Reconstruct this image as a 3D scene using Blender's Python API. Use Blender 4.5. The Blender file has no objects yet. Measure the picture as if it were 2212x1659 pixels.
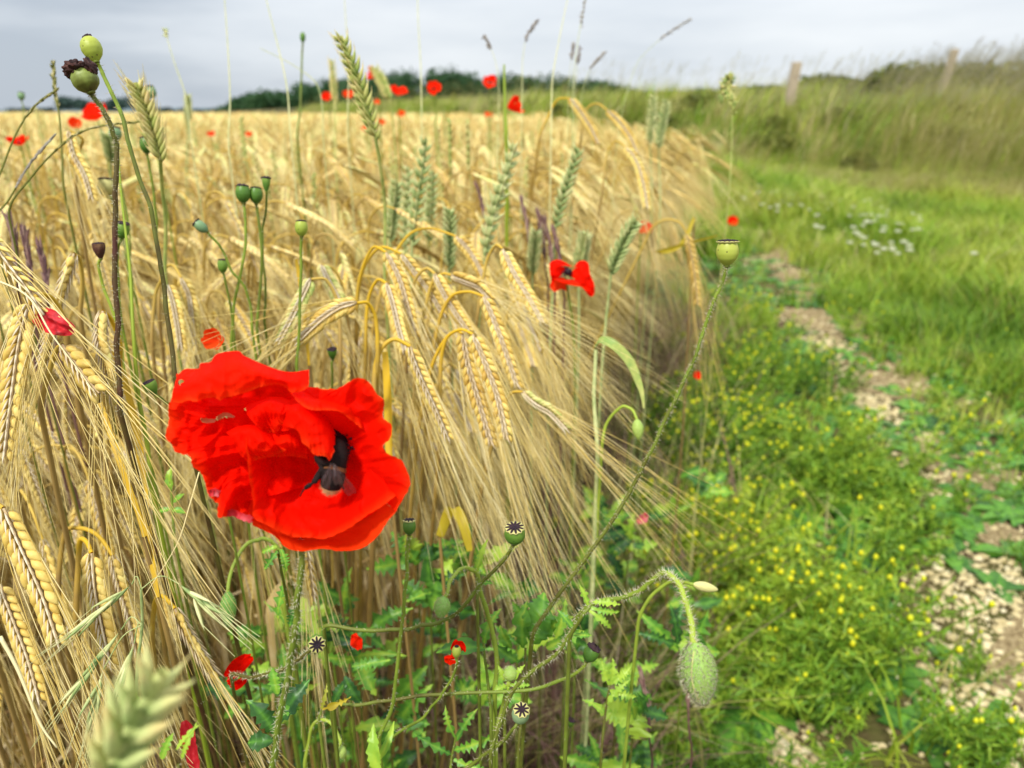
import bpy, math, random
import numpy as np
from mathutils import Vector, noise as mnoise

# ---------------------------------------------------------------- camera
scene = bpy.context.scene
COL = scene.collection
H_CAM = 0.92                      # camera height above the ground
PITCH = math.radians(20.2)        # tilt below the horizon
FPX = 1597.6                      # focal length for a 2212 px wide frame (26 mm on 36 mm)
cam_d = bpy.data.cameras.new("camera"); cam = bpy.data.objects.new("camera", cam_d)
COL.objects.link(cam); scene.camera = cam
cam.location = (0, 0, H_CAM); cam.rotation_euler = (math.pi/2 - PITCH, 0, 0)
cam_d.lens = 26; cam_d.sensor_width = 36
cam_d.clip_start = 0.02; cam_d.clip_end = 4000
cam_d.dof.use_dof = True; cam_d.dof.focus_distance = 0.345; cam_d.dof.aperture_fstop = 9.5

# ---------------------------------------------------------------- light
SUN_EL, SUN_AZ = math.radians(52), math.radians(-150)      # azimuth from +Y, clockwise: behind left of the camera
world = bpy.data.worlds.new("World"); scene.world = world; world.use_nodes = True
nt = world.node_tree; nt.nodes.clear()
def N(t, **k):
    n = nt.nodes.new(t)
    for a, b in k.items(): setattr(n, a, b)
    return n
L = nt.links.new
sky = N('ShaderNodeTexSky', sky_type='NISHITA'); sky.sun_disc = False
sky.sun_elevation = SUN_EL; sky.sun_rotation = SUN_AZ
tc = N('ShaderNodeTexCoord'); mp = N('ShaderNodeMapping'); mp.inputs['Scale'].default_value = (1.7, 1.7, 8.5)
mp.inputs['Location'].default_value = (3.1, 0.4, 0.2)
L(tc.outputs['Generated'], mp.inputs['Vector'])
nz = N('ShaderNodeTexNoise'); nz.inputs['Scale'].default_value = 1.3; nz.inputs['Detail'].default_value = 5; nz.inputs['Roughness'].default_value = 0.5
L(mp.outputs[0], nz.inputs['Vector'])
sep = N('ShaderNodeSeparateXYZ'); L(tc.outputs['Generated'], sep.inputs[0])
# clouds are thicker (darker) to the left and brighter to the right
mx = N('ShaderNodeMath', operation='MULTIPLY_ADD'); L(sep.outputs['X'], mx.inputs[0]); mx.inputs[1].default_value = 0.22; L(nz.outputs['Fac'], mx.inputs[2])
rp = N('ShaderNodeValToRGB'); e = rp.color_ramp.elements
e[0].position = 0.30; e[0].color = (0.50, 0.56, 0.64, 1)
e[1].position = 0.68; e[1].color = (0.90, 0.935, 0.97, 1)
m_ = rp.color_ramp.elements.new(0.48); m_.color = (0.74, 0.79, 0.85, 1)
L(mx.outputs[0], rp.inputs['Fac'])
# overcast: three times brighter overhead than at the horizon
zr = N('ShaderNodeMapRange'); L(sep.outputs['Z'], zr.inputs['Value'])
zr.inputs['From Min'].default_value = 0.10; zr.inputs['From Max'].default_value = 0.7
zr.inputs['To Min'].default_value = 10.0; zr.inputs['To Max'].default_value = 17.0
sc = N('ShaderNodeVectorMath', operation='SCALE'); L(rp.outputs['Color'], sc.inputs[0]); L(zr.outputs[0], sc.inputs['Scale'])
mixs = N('ShaderNodeMix', data_type='RGBA'); mixs.inputs['Factor'].default_value = 0.9
L(sky.outputs['Color'], mixs.inputs['A']); L(sc.outputs[0], mixs.inputs['B'])
bg = N('ShaderNodeBackground'); bg.inputs['Strength'].default_value = 0.1
L(mixs.outputs['Result'], bg.inputs['Color'])
wo = N('ShaderNodeOutputWorld'); L(bg.outputs[0], wo.inputs['Surface'])
sd = bpy.data.lights.new("sun", 'SUN'); sd.energy = 3.9; sd.angle = math.radians(10); sd.color = (1, 0.96, 0.9)
so = bpy.data.objects.new("sun", sd); COL.objects.link(so)
dv = Vector((math.sin(SUN_AZ)*math.cos(SUN_EL), math.cos(SUN_AZ)*math.cos(SUN_EL), math.sin(SUN_EL)))
so.rotation_euler = dv.to_track_quat('Z', 'Y').to_euler()
vs = scene.view_settings; vs.view_transform = 'Standard'; vs.look = 'None'; vs.exposure = 0.08; vs.gamma = 1

# ---------------------------------------------------------------- helpers
rng = np.random.default_rng(11); random.seed(5)
CP, SP = math.cos(PITCH), math.sin(PITCH)
RIGHT = np.array([1., 0, 0]); UP = np.array([0, SP, CP]); FWD = np.array([0, CP, -SP]); CAM = np.array([0, 0, H_CAM])
def P(u, v, d):
    """photo position (2212 px wide frame) at distance d along the view axis -> world"""
    return CAM + FWD*d + RIGHT*((u-1106)/FPX*d) + UP*(-(v-829.5)/FPX*d)
def D(x, y, z): return nrm(RIGHT*x + UP*y - FWD*z)      # right, up, towards the camera
def nrm(v):
    v = np.asarray(v, float); return v/(np.linalg.norm(v, axis=-1, keepdims=True)+1e-12)
def smooth(pts, n):
    """Catmull-Rom through pts, n samples evenly along it"""
    p = np.asarray(pts, float)
    if len(p) == 2: return p[0]+(p[1]-p[0])*np.linspace(0, 1, n)[:, None]
    q = np.vstack([2*p[0]-p[1], p, 2*p[-1]-p[-2]]); out = []
    for i in range(len(p)-1):
        t = np.linspace(0, 1, 12, endpoint=False)[:, None]; a, b, c, d = q[i:i+4]
        out.append(0.5*((2*b)+(-a+c)*t+(2*a-5*b+4*c-d)*t*t+(-a+3*b-3*c+d)*t**3))
    o = np.vstack(out+[p[-1:]]); s = np.r_[0, np.cumsum(np.linalg.norm(np.diff(o, axis=0), axis=1))]
    x = np.linspace(0, s[-1], n); return np.stack([np.interp(x, s, o[:, k]) for k in range(o.shape[1])], 1)
def seg(pts, k=8, kmin=2):
    """Catmull-Rom with k samples to every control segment: keeps tight hooks round"""
    p = np.asarray(pts, float); q = np.vstack([2*p[0]-p[1], p, 2*p[-1]-p[-2]]); out = []
    for i in range(len(p)-1):
        t = np.linspace(0, 1, k, endpoint=False)[:, None]; a, b, c, d = q[i:i+4]
        l0, l1, l2 = [max(np.linalg.norm(x), 1e-6) for x in (b-a, c-b, d-c)]       # limited tangents, no overshoot after long segments
        m1 = (c-a)/(l0+l1)*l1; m2 = (d-b)/(l1+l2)*l1
        out.append((2*t**3-3*t**2+1)*b+(t**3-2*t**2+t)*m1+(-2*t**3+3*t**2)*c+(t**3-t**2)*m2)
    return np.vstack(out+[p[-1:]])
def tang(p):
    return nrm(np.gradient(p, axis=0))
def frames(p):
    t = tang(p); a = np.zeros_like(p); r = np.array([0, 0, 1.]) if abs(t[0][2]) < .9 else np.array([1., 0, 0])
    a[0] = nrm(np.cross(t[0], r))
    for i in range(1, len(p)):
        v = a[i-1]-t[i]*np.dot(a[i-1], t[i]); a[i] = nrm(v)
    return t, a, np.cross(t, a)
class G:
    """geometry store: vertices, quads, triangles, a material slot per face and a tint per vertex"""
    def __init__(s): s.V, s.Q, s.T, s.mq, s.mt, s.ti, s.n = [], [], [], [], [], [], 0
    def add(s, V, Q=None, T=None, m=0, tint=0.5):
        V = np.asarray(V, float).reshape(-1, 3); s.V.append(V)
        s.ti.append(np.broadcast_to(np.asarray(tint, float), (len(V),)).copy())
        if Q is not None and len(Q): Q = np.asarray(Q, int).reshape(-1, 4); s.Q.append(Q+s.n); s.mq.append(np.full(len(Q), m))
        if T is not None and len(T): T = np.asarray(T, int).reshape(-1, 3); s.T.append(T+s.n); s.mt.append(np.full(len(T), m))
        s.n += len(V)
    def arr(s):
        cat = lambda l, d, z: np.concatenate(l) if l else np.zeros(z, d)
        return (cat(s.V, float, (0, 3)), cat(s.Q, int, (0, 4)), cat(s.T, int, (0, 3)), cat(s.mq, int, 0), cat(s.mt, int, 0), cat(s.ti, float, 0))
    def grid(s, A, m=0, tint=0.5, keep=None, close=False):
        A = np.asarray(A, float); a, b = A.shape[:2]; I = np.arange(a*b).reshape(a, b)
        if close: I = np.concatenate([I, I[:, :1]], 1)
        Q = np.stack([I[:-1, :-1], I[:-1, 1:], I[1:, 1:], I[1:, :-1]], -1).reshape(-1, 4)
        if keep is not None: Q = Q[keep.reshape(-1)]
        s.add(A.reshape(-1, 3), Q, None, m, tint if np.ndim(tint) == 0 else np.asarray(tint).reshape(-1))
    def rings(s, c, A, B, n=6, m=0, tint=0.5, caps=True):
        th = np.arange(n)/n*2*math.pi
        V = c[:, None]+A[:, None]*np.cos(th)[None, :, None]+B[:, None]*np.sin(th)[None, :, None]
        k = len(c); I = np.arange(k*n).reshape(k, n); J = np.roll(I, -1, 1)
        Q = np.stack([I[:-1], J[:-1], J[1:], I[1:]], -1).reshape(-1, 4); V = V.reshape(-1, 3); T = None
        ti = np.repeat(np.broadcast_to(np.asarray(tint, float), (k,)), n)
        if caps:
            V = np.vstack([V, c[:1], c[-1:]]); ti = np.r_[ti, ti[0], ti[-1]]
            T = np.vstack([np.stack([I[0], np.full(n, k*n), J[0]], 1)[:, [0, 1, 2]], np.stack([I[-1], J[-1], np.full(n, k*n+1)], 1)])
        s.add(V, Q, T, m, ti)
    def tube(s, p, r, n=6, m=0, tint=0.5, caps=True):
        p = np.asarray(p, float); t, a, b = frames(p); r = np.broadcast_to(np.asarray(r, float), (len(p),))[:, None]
        s.rings(p, a*r, b*r, n, m, tint, caps)
    def spindle(s, c, ax, Ln, w, th, side, ns=6, nr=5, m=0, tint=0.5, prof=None, off=0.5):
        ax = nrm(ax); side = nrm(side-ax*np.dot(side, ax)); up = np.cross(ax, side)
        t = np.linspace(0, 1, nr) if nr > 3 else np.array([0., .45, 1.])
        pr = np.maximum(np.sin(np.pi*t**0.85)**0.75, 0.06) if prof is None else np.asarray(prof, float)
        cc = c+ax*((t-off)*Ln)[:, None]
        s.rings(cc, side[None]*(pr*w)[:, None], up[None]*(pr*th)[:, None], ns, m, tint, nr > 3)
    def ribbon(s, p, w, side=None, m=0, tint=0.5, fold=0.25):
        p = np.asarray(p, float); t, a, b = frames(p)
        if side is not None:
            a = nrm(side-t*(t@side)[:, None]); b = np.cross(t, a)
        w = np.broadcast_to(np.asarray(w, float), (len(p),))[:, None]
        s.grid(np.stack([p-a*w+b*w*fold, p, p+a*w+b*w*fold], 1), m, np.repeat(np.broadcast_to(np.asarray(tint, float), (len(p),)), 3))
    def merge(s, g, R=None, t=None, mo=0, tint=None):
        V, Q, T, mq, mt, ti = g.arr()
        if R is not None: V = V@np.asarray(R).T
        if t is not None: V = V+t
        s.V.append(V); s.ti.append(ti if tint is None else ti*0+tint)
        if len(Q): s.Q.append(Q+s.n); s.mq.append(mq+mo)
        if len(T): s.T.append(T+s.n); s.mt.append(mt+mo)
        s.n += len(V)
    def build(s, name, mats, parent=None, org=(0, 0, 0), smooth_=True):
        V, Q, T, mq, mt, ti = s.arr(); return mk(name, V-np.asarray(org), Q, T, mq, mt, ti, mats, parent, smooth_)
def mk(name, V, Q, T, mq, mt, ti, mats, parent=None, smooth_=True):
    me = bpy.data.meshes.new(name); me.vertices.add(len(V)); me.vertices.foreach_set('co', V.astype(np.float32).ravel())
    nl = len(Q)*4+len(T)*3; me.loops.add(nl); me.loops.foreach_set('vertex_index', np.r_[Q.ravel(), T.ravel()].astype(np.int32))
    nf = len(Q)+len(T); me.polygons.add(nf)
    me.polygons.foreach_set('loop_start', np.r_[np.arange(len(Q))*4, len(Q)*4+np.arange(len(T))*3].astype(np.int32))
    me.polygons.foreach_set('material_index', np.r_[mq, mt].astype(np.int32))
    me.polygons.foreach_set('use_smooth', np.full(nf, smooth_))
    a = me.attributes.new('tint', 'FLOAT', 'POINT'); a.data.foreach_set('value', ti.astype(np.float32))
    for m in (mats if isinstance(mats, (list, tuple)) else [mats]): me.materials.append(m)
    me.update(calc_edges=True); me.validate()
    o = bpy.data.objects.new(name, me); COL.objects.link(o)
    if parent is not None: o.parent = parent
    return o
def scatter(Gs, which, pos, rot, scl, tint, tilt=None):
    """merged copies of templates: arrays for mk()"""
    VV, QQ, TT, MQ, MT, TI = [], [], [], [], [], []; n = 0
    pos = np.asarray(pos); which = np.asarray(which)
    for k, g in enumerate(Gs):
        ix = np.where(which == k)[0]
        if not len(ix): continue
        V, Q, T, mq, mt, ti = g.arr(); c, s_ = np.cos(rot[ix]), np.sin(rot[ix]); S = scl[ix]
        if tilt is not None:
            tx, ty = tilt[ix, 0], tilt[ix, 1]
        x = (V[None, :, 0]*c[:, None]-V[None, :, 1]*s_[:, None])*S[:, None]; y = (V[None, :, 0]*s_[:, None]+V[None, :, 1]*c[:, None])*S[:, None]
        z = V[None, :, 2]*S[:, None]
        if tilt is not None: x = x+z*tx[:, None]; y = y+z*ty[:, None]
        W = np.stack([x, y, z], -1)+pos[ix][:, None, :]
        m = len(ix); nv = len(V); offs = (np.arange(m)*nv+n)
        VV.append(W.reshape(-1, 3)); QQ.append((Q[None]+offs[:, None, None]).reshape(-1, 4)); TT.append((T[None]+offs[:, None, None]).reshape(-1, 3))
        MQ.append(np.tile(mq, m)); MT.append(np.tile(mt, m)); TI.append((ti[None]*0.5+tint[ix][:, None]*0.5).reshape(-1)); n += m*nv
    return [np.concatenate(a) for a in (VV, QQ, TT, MQ, MT, TI)]
def joinarr(L_):
    out = [[], [], [], [], [], []]; n = 0
    for a in L_:
        for i, x in enumerate(a): out[i].append(x+n if i in (1, 2) else x)
        n += len(a[0])
    return [np.concatenate(x) for x in out]
def thing(name, label, cat, loc, group=None):
    o = bpy.data.objects.new(name, None); COL.objects.link(o); o.location = [float(x) for x in loc]; o.empty_display_size = 0.02
    return tag(o, label, cat, group)
def tag(o, label=None, cat=None, group=None, kind=None):
    if label: o['label'] = label
    if cat: o['category'] = cat
    if group: o['group'] = group
    if kind: o['kind'] = kind
    return o

# ---------------------------------------------------------------- materials
def mat(name, cols, rough=0.6, trans=0.0, nscale=0, nmix=0.25, bump=0.0, bscale=60, spec=0.3, tcol=None, stretch=None, dots=None):
    """colour from a ramp read at the vertex tint + the object's random + a little noise; trans mixes in translucency"""
    m = bpy.data.materials.new(name); m.use_nodes = True; t = m.node_tree; t.nodes.clear()
    nn = t.nodes.new; lk = t.links.new
    at = nn('ShaderNodeAttribute'); at.attribute_name = 'tint'
    oi = nn('ShaderNodeObjectInfo'); a1 = nn('ShaderNodeMath'); a1.operation = 'MULTIPLY_ADD'
    lk(oi.outputs['Random'], a1.inputs[0]); a1.inputs[1].default_value = 0.3; lk(at.outputs['Fac'], a1.inputs[2])
    a2 = nn('ShaderNodeMath'); a2.operation = 'ADD'; a2.inputs[1].default_value = -0.15; lk(a1.outputs[0], a2.inputs[0]); fac = a2.outputs[0]
    tcn = nn('ShaderNodeTexCoord'); vec = tcn.outputs['Object']
    if stretch:
        mpn = nn('ShaderNodeMapping'); mpn.inputs['Scale'].default_value = stretch; lk(vec, mpn.inputs['Vector']); vec = mpn.outputs[0]
    if nscale:
        n1 = nn('ShaderNodeTexNoise'); n1.inputs['Scale'].default_value = nscale; n1.inputs['Detail'].default_value = 4; lk(vec, n1.inputs['Vector'])
        a3 = nn('ShaderNodeMath'); a3.operation = 'MULTIPLY_ADD'; lk(n1.outputs['Fac'], a3.inputs[0]); a3.inputs[1].default_value = nmix*4; lk(fac, a3.inputs[2])
        a4 = nn('ShaderNodeMath'); a4.operation = 'SUBTRACT'; lk(a3.outputs[0], a4.inputs[0]); a4.inputs[1].default_value = nmix*2; fac = a4.outputs[0]
    r = nn('ShaderNodeValToRGB'); el = r.color_ramp.elements
    k = len(cols)
    if k == 1: cols = cols*2; k = 2
    el[0].color = (*cols[0], 1); el[1].color = (*cols[-1], 1)
    for i in range(1, k-1): q = el.new(i/(k-1)); q.color = (*cols[i], 1)
    lk(fac, r.inputs['Fac']); colr = r.outputs['Color']
    if dots:
        vn = nn('ShaderNodeTexVoronoi'); vn.inputs['Scale'].default_value = dots[0]; lk(tcn.outputs['Object'], vn.inputs['Vector'])
        lt = nn('ShaderNodeMath'); lt.operation = 'LESS_THAN'; lt.inputs[1].default_value = dots[1]; lk(vn.outputs['Distance'], lt.inputs[0])
        mm = nn('ShaderNodeMix'); mm.data_type = 'RGBA'; lk(lt.outputs[0], mm.inputs['Factor']); lk(colr, mm.inputs['A']); mm.inputs['B'].default_value = (*dots[2], 1); colr = mm.outputs['Result']
    p = nn('ShaderNodeBsdfPrincipled'); lk(colr, p.inputs['Base Color']); p.inputs['Roughness'].default_value = rough
    p.inputs['Specular IOR Level'].default_value = spec
    if bump:
        n2 = nn('ShaderNodeTexNoise'); n2.inputs['Scale'].default_value = bscale; n2.inputs['Detail'].default_value = 3; lk(vec, n2.inputs['Vector'])
        b = nn('ShaderNodeBump'); b.inputs['Strength'].default_value = 1.0; b.inputs['Distance'].default_value = bump; lk(n2.outputs['Fac'], b.inputs['Height']); lk(b.outputs[0], p.inputs['Normal'])
    out = nn('ShaderNodeOutputMaterial')
    if trans:
        tr = nn('ShaderNodeBsdfTranslucent')
        if tcol: tr.inputs['Color'].default_value = (*tcol, 1)
        else: lk(colr, tr.inputs['Color'])
        mxs = nn('ShaderNodeMixShader'); mxs.inputs[0].default_value = trans; lk(p.outputs[0], mxs.inputs[1]); lk(tr.outputs[0], mxs.inputs[2]); lk(mxs.outputs[0], out.inputs[0])
    else: lk(p.outputs[0], out.inputs[0])
    return m
M = {}
M['straw'] = mat('straw_stem', [(.62, .40, .04), (.58, .40, .08), (.44, .29, .08), (.27, .17, .06)], .5, .08)  # dark end is read at the stem foot, painting shade low in the crop
M['amber'] = mat('amber_stem', [(.74, .46, .015), (.66, .42, .03), (.48, .31, .06), (.32, .20, .06)], .45, .15, nscale=90, nmix=.2)
M['grain'] = mat('barley_grain', [(.48, .29, .05), (.66, .46, .10), (.75, .57, .17), (.80, .69, .20)], .5, .06, nscale=170, nmix=.26, bump=.0002, bscale=700)
M['chaff'] = mat('barley_chaff', [(.46, .32, .15), (.66, .52, .30), (.78, .68, .50)], .7, .1)
M['grain_far'] = mat('barley_grain_far', [(.22, .12, .02), (.62, .42, .10), (.82, .66, .28), (.66, .66, .22), (.40, .44, .10)], .5, .05)  # dark end stands in for shading the flat far ears lack
M['wheat_p'] = mat('pale_wheat', [(.20, .33, .08), (.38, .50, .16), (.58, .62, .24), (.68, .56, .22)], .5, .2, nscale=110, nmix=.3)
M['awn'] = mat('barley_awn', [(.52, .35, .07), (.68, .51, .15), (.76, .61, .24), (.82, .71, .38)], .42, .1)
M['dryleaf'] = mat('dry_leaf', [(.34, .20, .07), (.56, .40, .15), (.70, .55, .30)], .6, .2, nscale=60, nmix=.2)
M['petal'] = mat('poppy_petal', [(.78, .003, .0006), (.92, .008, .001), (.97, .055, .006)], .6, .42, nscale=45, nmix=.08, bump=.0005, bscale=150, spec=.03)
M['petal_far'] = mat('poppy_petal_far', [(.90, .008, .002), (.95, .025, .004), (.95, .10, .015)], .6, .4, spec=.03)
M['wilt'] = mat('wilted_petal', [(.38, .01, .015), (.66, .02, .03), (.66, .16, .18)], .6, .3, nscale=180, nmix=.35, bump=.0004, bscale=400)
M['black'] = mat('poppy_black', [(.010, .004, .008), (.03, .008, .02)], .6)
M['stem'] = mat('poppy_stem', [(.08, .025, .015), (.12, .12, .02), (.19, .27, .03), (.34, .44, .05)], .5, .1, nscale=120, nmix=.15)
M['hair'] = mat('stem_hair', [(.55, .45, .26), (.68, .62, .38), (.82, .80, .60)], .5, .3)
M['cap_y'] = mat('seedhead_lime', [(.22, .30, .03), (.36, .44, .06), (.46, .50, .08)], .42, .1, nscale=160, nmix=.16, bump=.0002, bscale=300, stretch=(1, 1, .4), dots=(260, .12, (.14, .14, .03)))
M['cap_g'] = mat('seedhead_green', [(.04, .11, .02), (.09, .20, .025), (.22, .34, .05)], .38, .08, nscale=150, nmix=.16, bump=.0002, bscale=300, dots=(240, .10, (.03, .05, .02)))
M['cap_b'] = mat('seedhead_blue', [(.10, .20, .09), (.18, .30, .14), (.30, .40, .20)], .45, .05, nscale=150, nmix=.12)
M['cap_w'] = mat('seedhead_olive', [(.05, .03, .015), (.14, .16, .03), (.24, .30, .06), (.34, .38, .14)], .45, .05, nscale=200, nmix=.3, bump=.0003, bscale=300, stretch=(1, 1, .5))
M['cap_dark'] = mat('stigma_dark', [(.012, .006, .010), (.035, .014, .020), (.08, .04, .03)], .7, nscale=300, nmix=.3, bump=.0004, bscale=700)
M['cap_rim'] = mat('stigma_pale', [(.34, .31, .09), (.56, .52, .20)], .6, nscale=200, nmix=.2)
M['withered'] = mat('withered_brown', [(.02, .008, .008), (.07, .022, .015), (.20, .11, .05)], .7, nscale=240, nmix=.45, bump=.0008, bscale=500)
M['bud'] = mat('poppy_bud', [(.14, .30, .05), (.24, .42, .08), (.36, .48, .10)], .5, .1, nscale=170, nmix=.15, bump=.0003, bscale=500)
M['leaf'] = mat('poppy_leaf', [(.02, .065, .018), (.06, .18, .025), (.15, .36, .035), (.36, .52, .05)], .38, .22, nscale=90, nmix=.25, bump=.0004, bscale=160)  # darkest green puts shade between the leaves into the colour
M['leafy'] = mat('yellow_leaf', [(.50, .36, .02), (.60, .48, .04), (.42, .46, .06)], .5, .35, nscale=80, nmix=.2)
M['wheat'] = mat('green_wheat', [(.17, .27, .08), (.34, .43, .15), (.56, .59, .25), (.74, .72, .36)], .5, .15, nscale=160, nmix=.3)
M['wheat_y'] = mat('ripening_wheat', [(.26, .38, .09), (.46, .50, .13), (.70, .64, .24), (.78, .62, .28)], .5, .2, nscale=140, nmix=.3)
M['grass'] = mat('grass_blade', [(.015, .045, .005), (.07, .18, .009), (.24, .37, .018), (.44, .46, .06)], .5, .25)  # low end darkened so the blades carry painted shadow
M['drygrass'] = mat('dry_grass', [(.05, .06, .01), (.19, .20, .03), (.45, .40, .12), (.68, .60, .34)], .6, .25)
M['greyhead'] = mat('grey_seed_head', [(.26, .22, .20), (.42, .37, .32), (.56, .52, .44)], .7, .35)
M['purple'] = mat('purple_brome', [(.10, .045, .05), (.22, .11, .09), (.36, .24, .18)], .6, .2)
M['head'] = mat('yellow_flower_head', [(.40, .48, .015), (.58, .60, .012), (.66, .60, .01)], .6, nscale=900, nmix=.2, bump=.0005, bscale=900)
M['feather'] = mat('feathery_leaf', [(.025, .08, .012), (.15, .30, .022), (.42, .54, .045)], .5, .18)  # dark end paints shade in among the leaflets
M['white'] = mat('clover_white', [(.60, .62, .42), (.85, .84, .70)], .7, .2)
M['stone'] = mat('path_stone', [(.26, .20, .09), (.46, .37, .18), (.60, .50, .27), (.74, .68, .48)], .8, nscale=60, nmix=.15, bump=.001, bscale=120)
M['wood'] = mat('grey_post_wood', [(.28, .22, .15), (.42, .34, .24), (.52, .43, .31)], .8, nscale=18, nmix=.3, bump=.003, bscale=40, stretch=(6, 6, .6))
M['bark'] = mat('bark', [(.07, .05, .03), (.14, .10, .07)], .9, nscale=10, nmix=.3)
M['hedge'] = mat('hedge_leaf', [(.025, .04, .006), (.11, .14, .02), (.28, .28, .05)], .6, .25)  # low end darkened to paint shaded hollows in the bank
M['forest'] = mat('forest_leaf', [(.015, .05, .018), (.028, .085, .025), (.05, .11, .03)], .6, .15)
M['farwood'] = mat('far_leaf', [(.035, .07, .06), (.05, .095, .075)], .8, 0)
M['bee'] = mat('bee_fur', [(.006, .004, .004), (.02, .012, .01)], .8, bump=.0005, bscale=2500, spec=.2)
M['bee_band'] = mat('bee_band', [(.10, .035, .010), (.20, .08, .02)], .8)
M['bee_tail'] = mat('bee_tail', [(.42, .22, .08), (.62, .38, .18)], .8)
M['soil'] = None

# ---------------------------------------------------------------- ground
EDGE_Y = np.array([-2, .3, .7, 1.0, 1.5, 2.5, 4, 5, 7, 10, 19, 30, 60, 150, 600])
EDGE_X = np.array([-.38, -.34, -.18, -.07, .08, .38, .76, .90, .94, .6, -1.2, -6, -22, -70, -300])
FOOT_X = np.array([-300, -70, -22, -6, -1.2, 1.0, 2.5, 5, 9, 14, 40])
FOOT_Y = np.array([620, 156, 64, 33, 21.5, 15, 12.0, 9.8, 8.4, 7, 3])
PATH_Y = np.array([.2, .8, 1.24, 1.9, 2.65, 3.7, 5.4, 7.5, 10.3, 14])
PATH_X = np.array([1.0, 1.05, 1.10, 1.24, 1.42, 1.58, 1.90, 1.98, 2.0, 1.6])
def edge(y): return np.interp(y, EDGE_Y, EDGE_X)
def sstep(x): x = np.clip(x, 0, 1); return x*x*(3-2*x)
def gz(x, y):
    s = y-np.interp(x, FOOT_X, FOOT_Y)
    z = 0.75*sstep(s/5.0)+0.02*np.clip(s-3, 0, 60)
    z = z*sstep((220-np.hypot(x, y))/80)
    return z+0.012*np.sin(x*3.1+1)*np.cos(y*2.3)+0.006*np.sin(x*11)*np.sin(y*9)
def axis(a, b, n, k=3.0):
    t = np.linspace(-1, 1, n); s = np.sign(t)*np.abs(t)**k; return np.where(s < 0, -s*a, s*b)
gx = axis(-1500, 1500, 260, 3.6); gy = np.r_[-30, -10, -3, axis(-1, 1, 3)*0, np.linspace(0.05, 1, 240)**4*1800+.1]
gy = np.unique(gy); XX, YY = np.meshgrid(gx, gy)
g = G(); g.grid(np.stack([XX, YY, gz(XX, YY)], -1)[:, ::-1])
def earth(name, cols, sc, bump, bs):
    m = mat(name, cols, .9, nscale=sc, nmix=.45, bump=bump, bscale=bs, spec=.1); return m
M['soil'] = earth('field_soil', [(.03, .02, .012), (.09, .06, .03), (.08, .085, .02), (.17, .12, .06)], 9, .01, 60)
tag(g.build('ground', M['soil']), kind='structure')
M['path'] = earth('gravel_track', [(.10, .07, .035), (.24, .17, .08), (.40, .31, .16), (.52, .42, .24)], 130, .008, 260)
ys = np.concatenate([np.linspace(.2, 3, 70), np.linspace(3.1, 14, 60)]); A = []
for y in ys:
    c = np.interp(y, PATH_Y, PATH_X); w = .11+.05*math.sin(y*2.3)+.06*math.sin(y*7.7)
    l = c-w-.05*math.sin(y*13+1); r = c+w*.9+.05*math.sin(y*11); xs = np.linspace(l, r, 12); A.append(np.stack([xs, xs*0+y, gz(xs, xs*0+y)+.004], 1))
g = G(); g.grid(np.array(A)[:, ::-1]); tag(g.build('path', M['path']), kind='structure')

# distant blue ridge on the horizon
g = G(); th = np.linspace(-1.2, 1.2, 120); R_ = 1500
for rr in (0,):
    hh = np.array([9+5*math.sin(t*4+1)+3*math.sin(t*11)+1.2*math.sin(t*37) for t in th])
    a = np.stack([np.sin(th)*R_, np.cos(th)*R_, th*0-3], 1); b = np.stack([np.sin(th)*(R_+90), np.cos(th)*(R_+90), hh], 1); c = b*1.0; c[:, 0] *= 1.2; c[:, 1] *= 1.2; c[:, 2] -= 6
    g.grid(np.stack([a, b, c])[:, ::-1])
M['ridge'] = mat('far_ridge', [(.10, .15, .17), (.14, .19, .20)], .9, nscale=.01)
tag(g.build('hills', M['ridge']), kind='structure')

# ---------------------------------------------------------------- leaf-mass helper: crowns made of many small leaf faces
def crown(g, c, r, n, size, m=0, r0=.55, seed=0, lumps=6):
    q = np.random.default_rng(seed); c = np.asarray(c, float); r = np.asarray(r, float)
    lc = nrm(q.normal(size=(lumps, 3)))*.55; lc[:, 2] = np.abs(lc[:, 2])*.8-.1; lr = q.uniform(.38, .62, lumps)
    k = q.integers(0, lumps, n); d = nrm(q.normal(size=(n, 3))); p = lc[k]+d*(lr[k]*q.uniform(r0, 1.05, n))[:, None]
    p = p*r+c; s = size*q.uniform(.5, 1.3, n)[:, None]; a = nrm(q.normal(size=(n, 3))); b = nrm(np.cross(a, nrm(q.normal(size=(n, 3)))))
    V = np.stack([p-a*s, p-b*s*.45, p+a*s, p+b*s*.45], 1).reshape(-1, 3); ti = np.repeat(q.uniform(.1, .9, n)*.6+.4*q.uniform(0, 1, lumps)[k], 4)
    g.add(V, np.arange(n*4).reshape(-1, 4), None, m, ti)
# wood on the low rise behind the field: crowns that read as one mass
g = G(); q = np.random.default_rng(3)
TOPU = [495, 540, 600, 680, 760, 850, 930, 1000, 1080, 1150, 1230, 1300, 1380]
TOPV = [230, 204, 196, 186, 175, 162, 157, 161, 164, 167, 172, 180, 198]
for i in range(120):
    u = q.uniform(500, 1380); d = 190+q.uniform(-14, 26); tv = np.interp(u, TOPU, TOPV)+q.uniform(-2, 9)
    top = P(u, tv, d)[2]; base = P(u, 240, d); rr = q.uniform(3.0, 5.2); hz_ = max(top, 2.0)
    crown(g, (base[0], base[1], hz_*.55), (rr, rr, hz_*.72), 460, .55, 0, .5, i)
    g.tube([(base[0], base[1], 0), (base[0], base[1], hz_*.5)], [.25, .12], 5, 1)
tag(g.build('woodland', [M['forest'], M['bark']]), 'dark green wood on the rise behind the field', 'wood', kind='stuff')
g = G()
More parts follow.
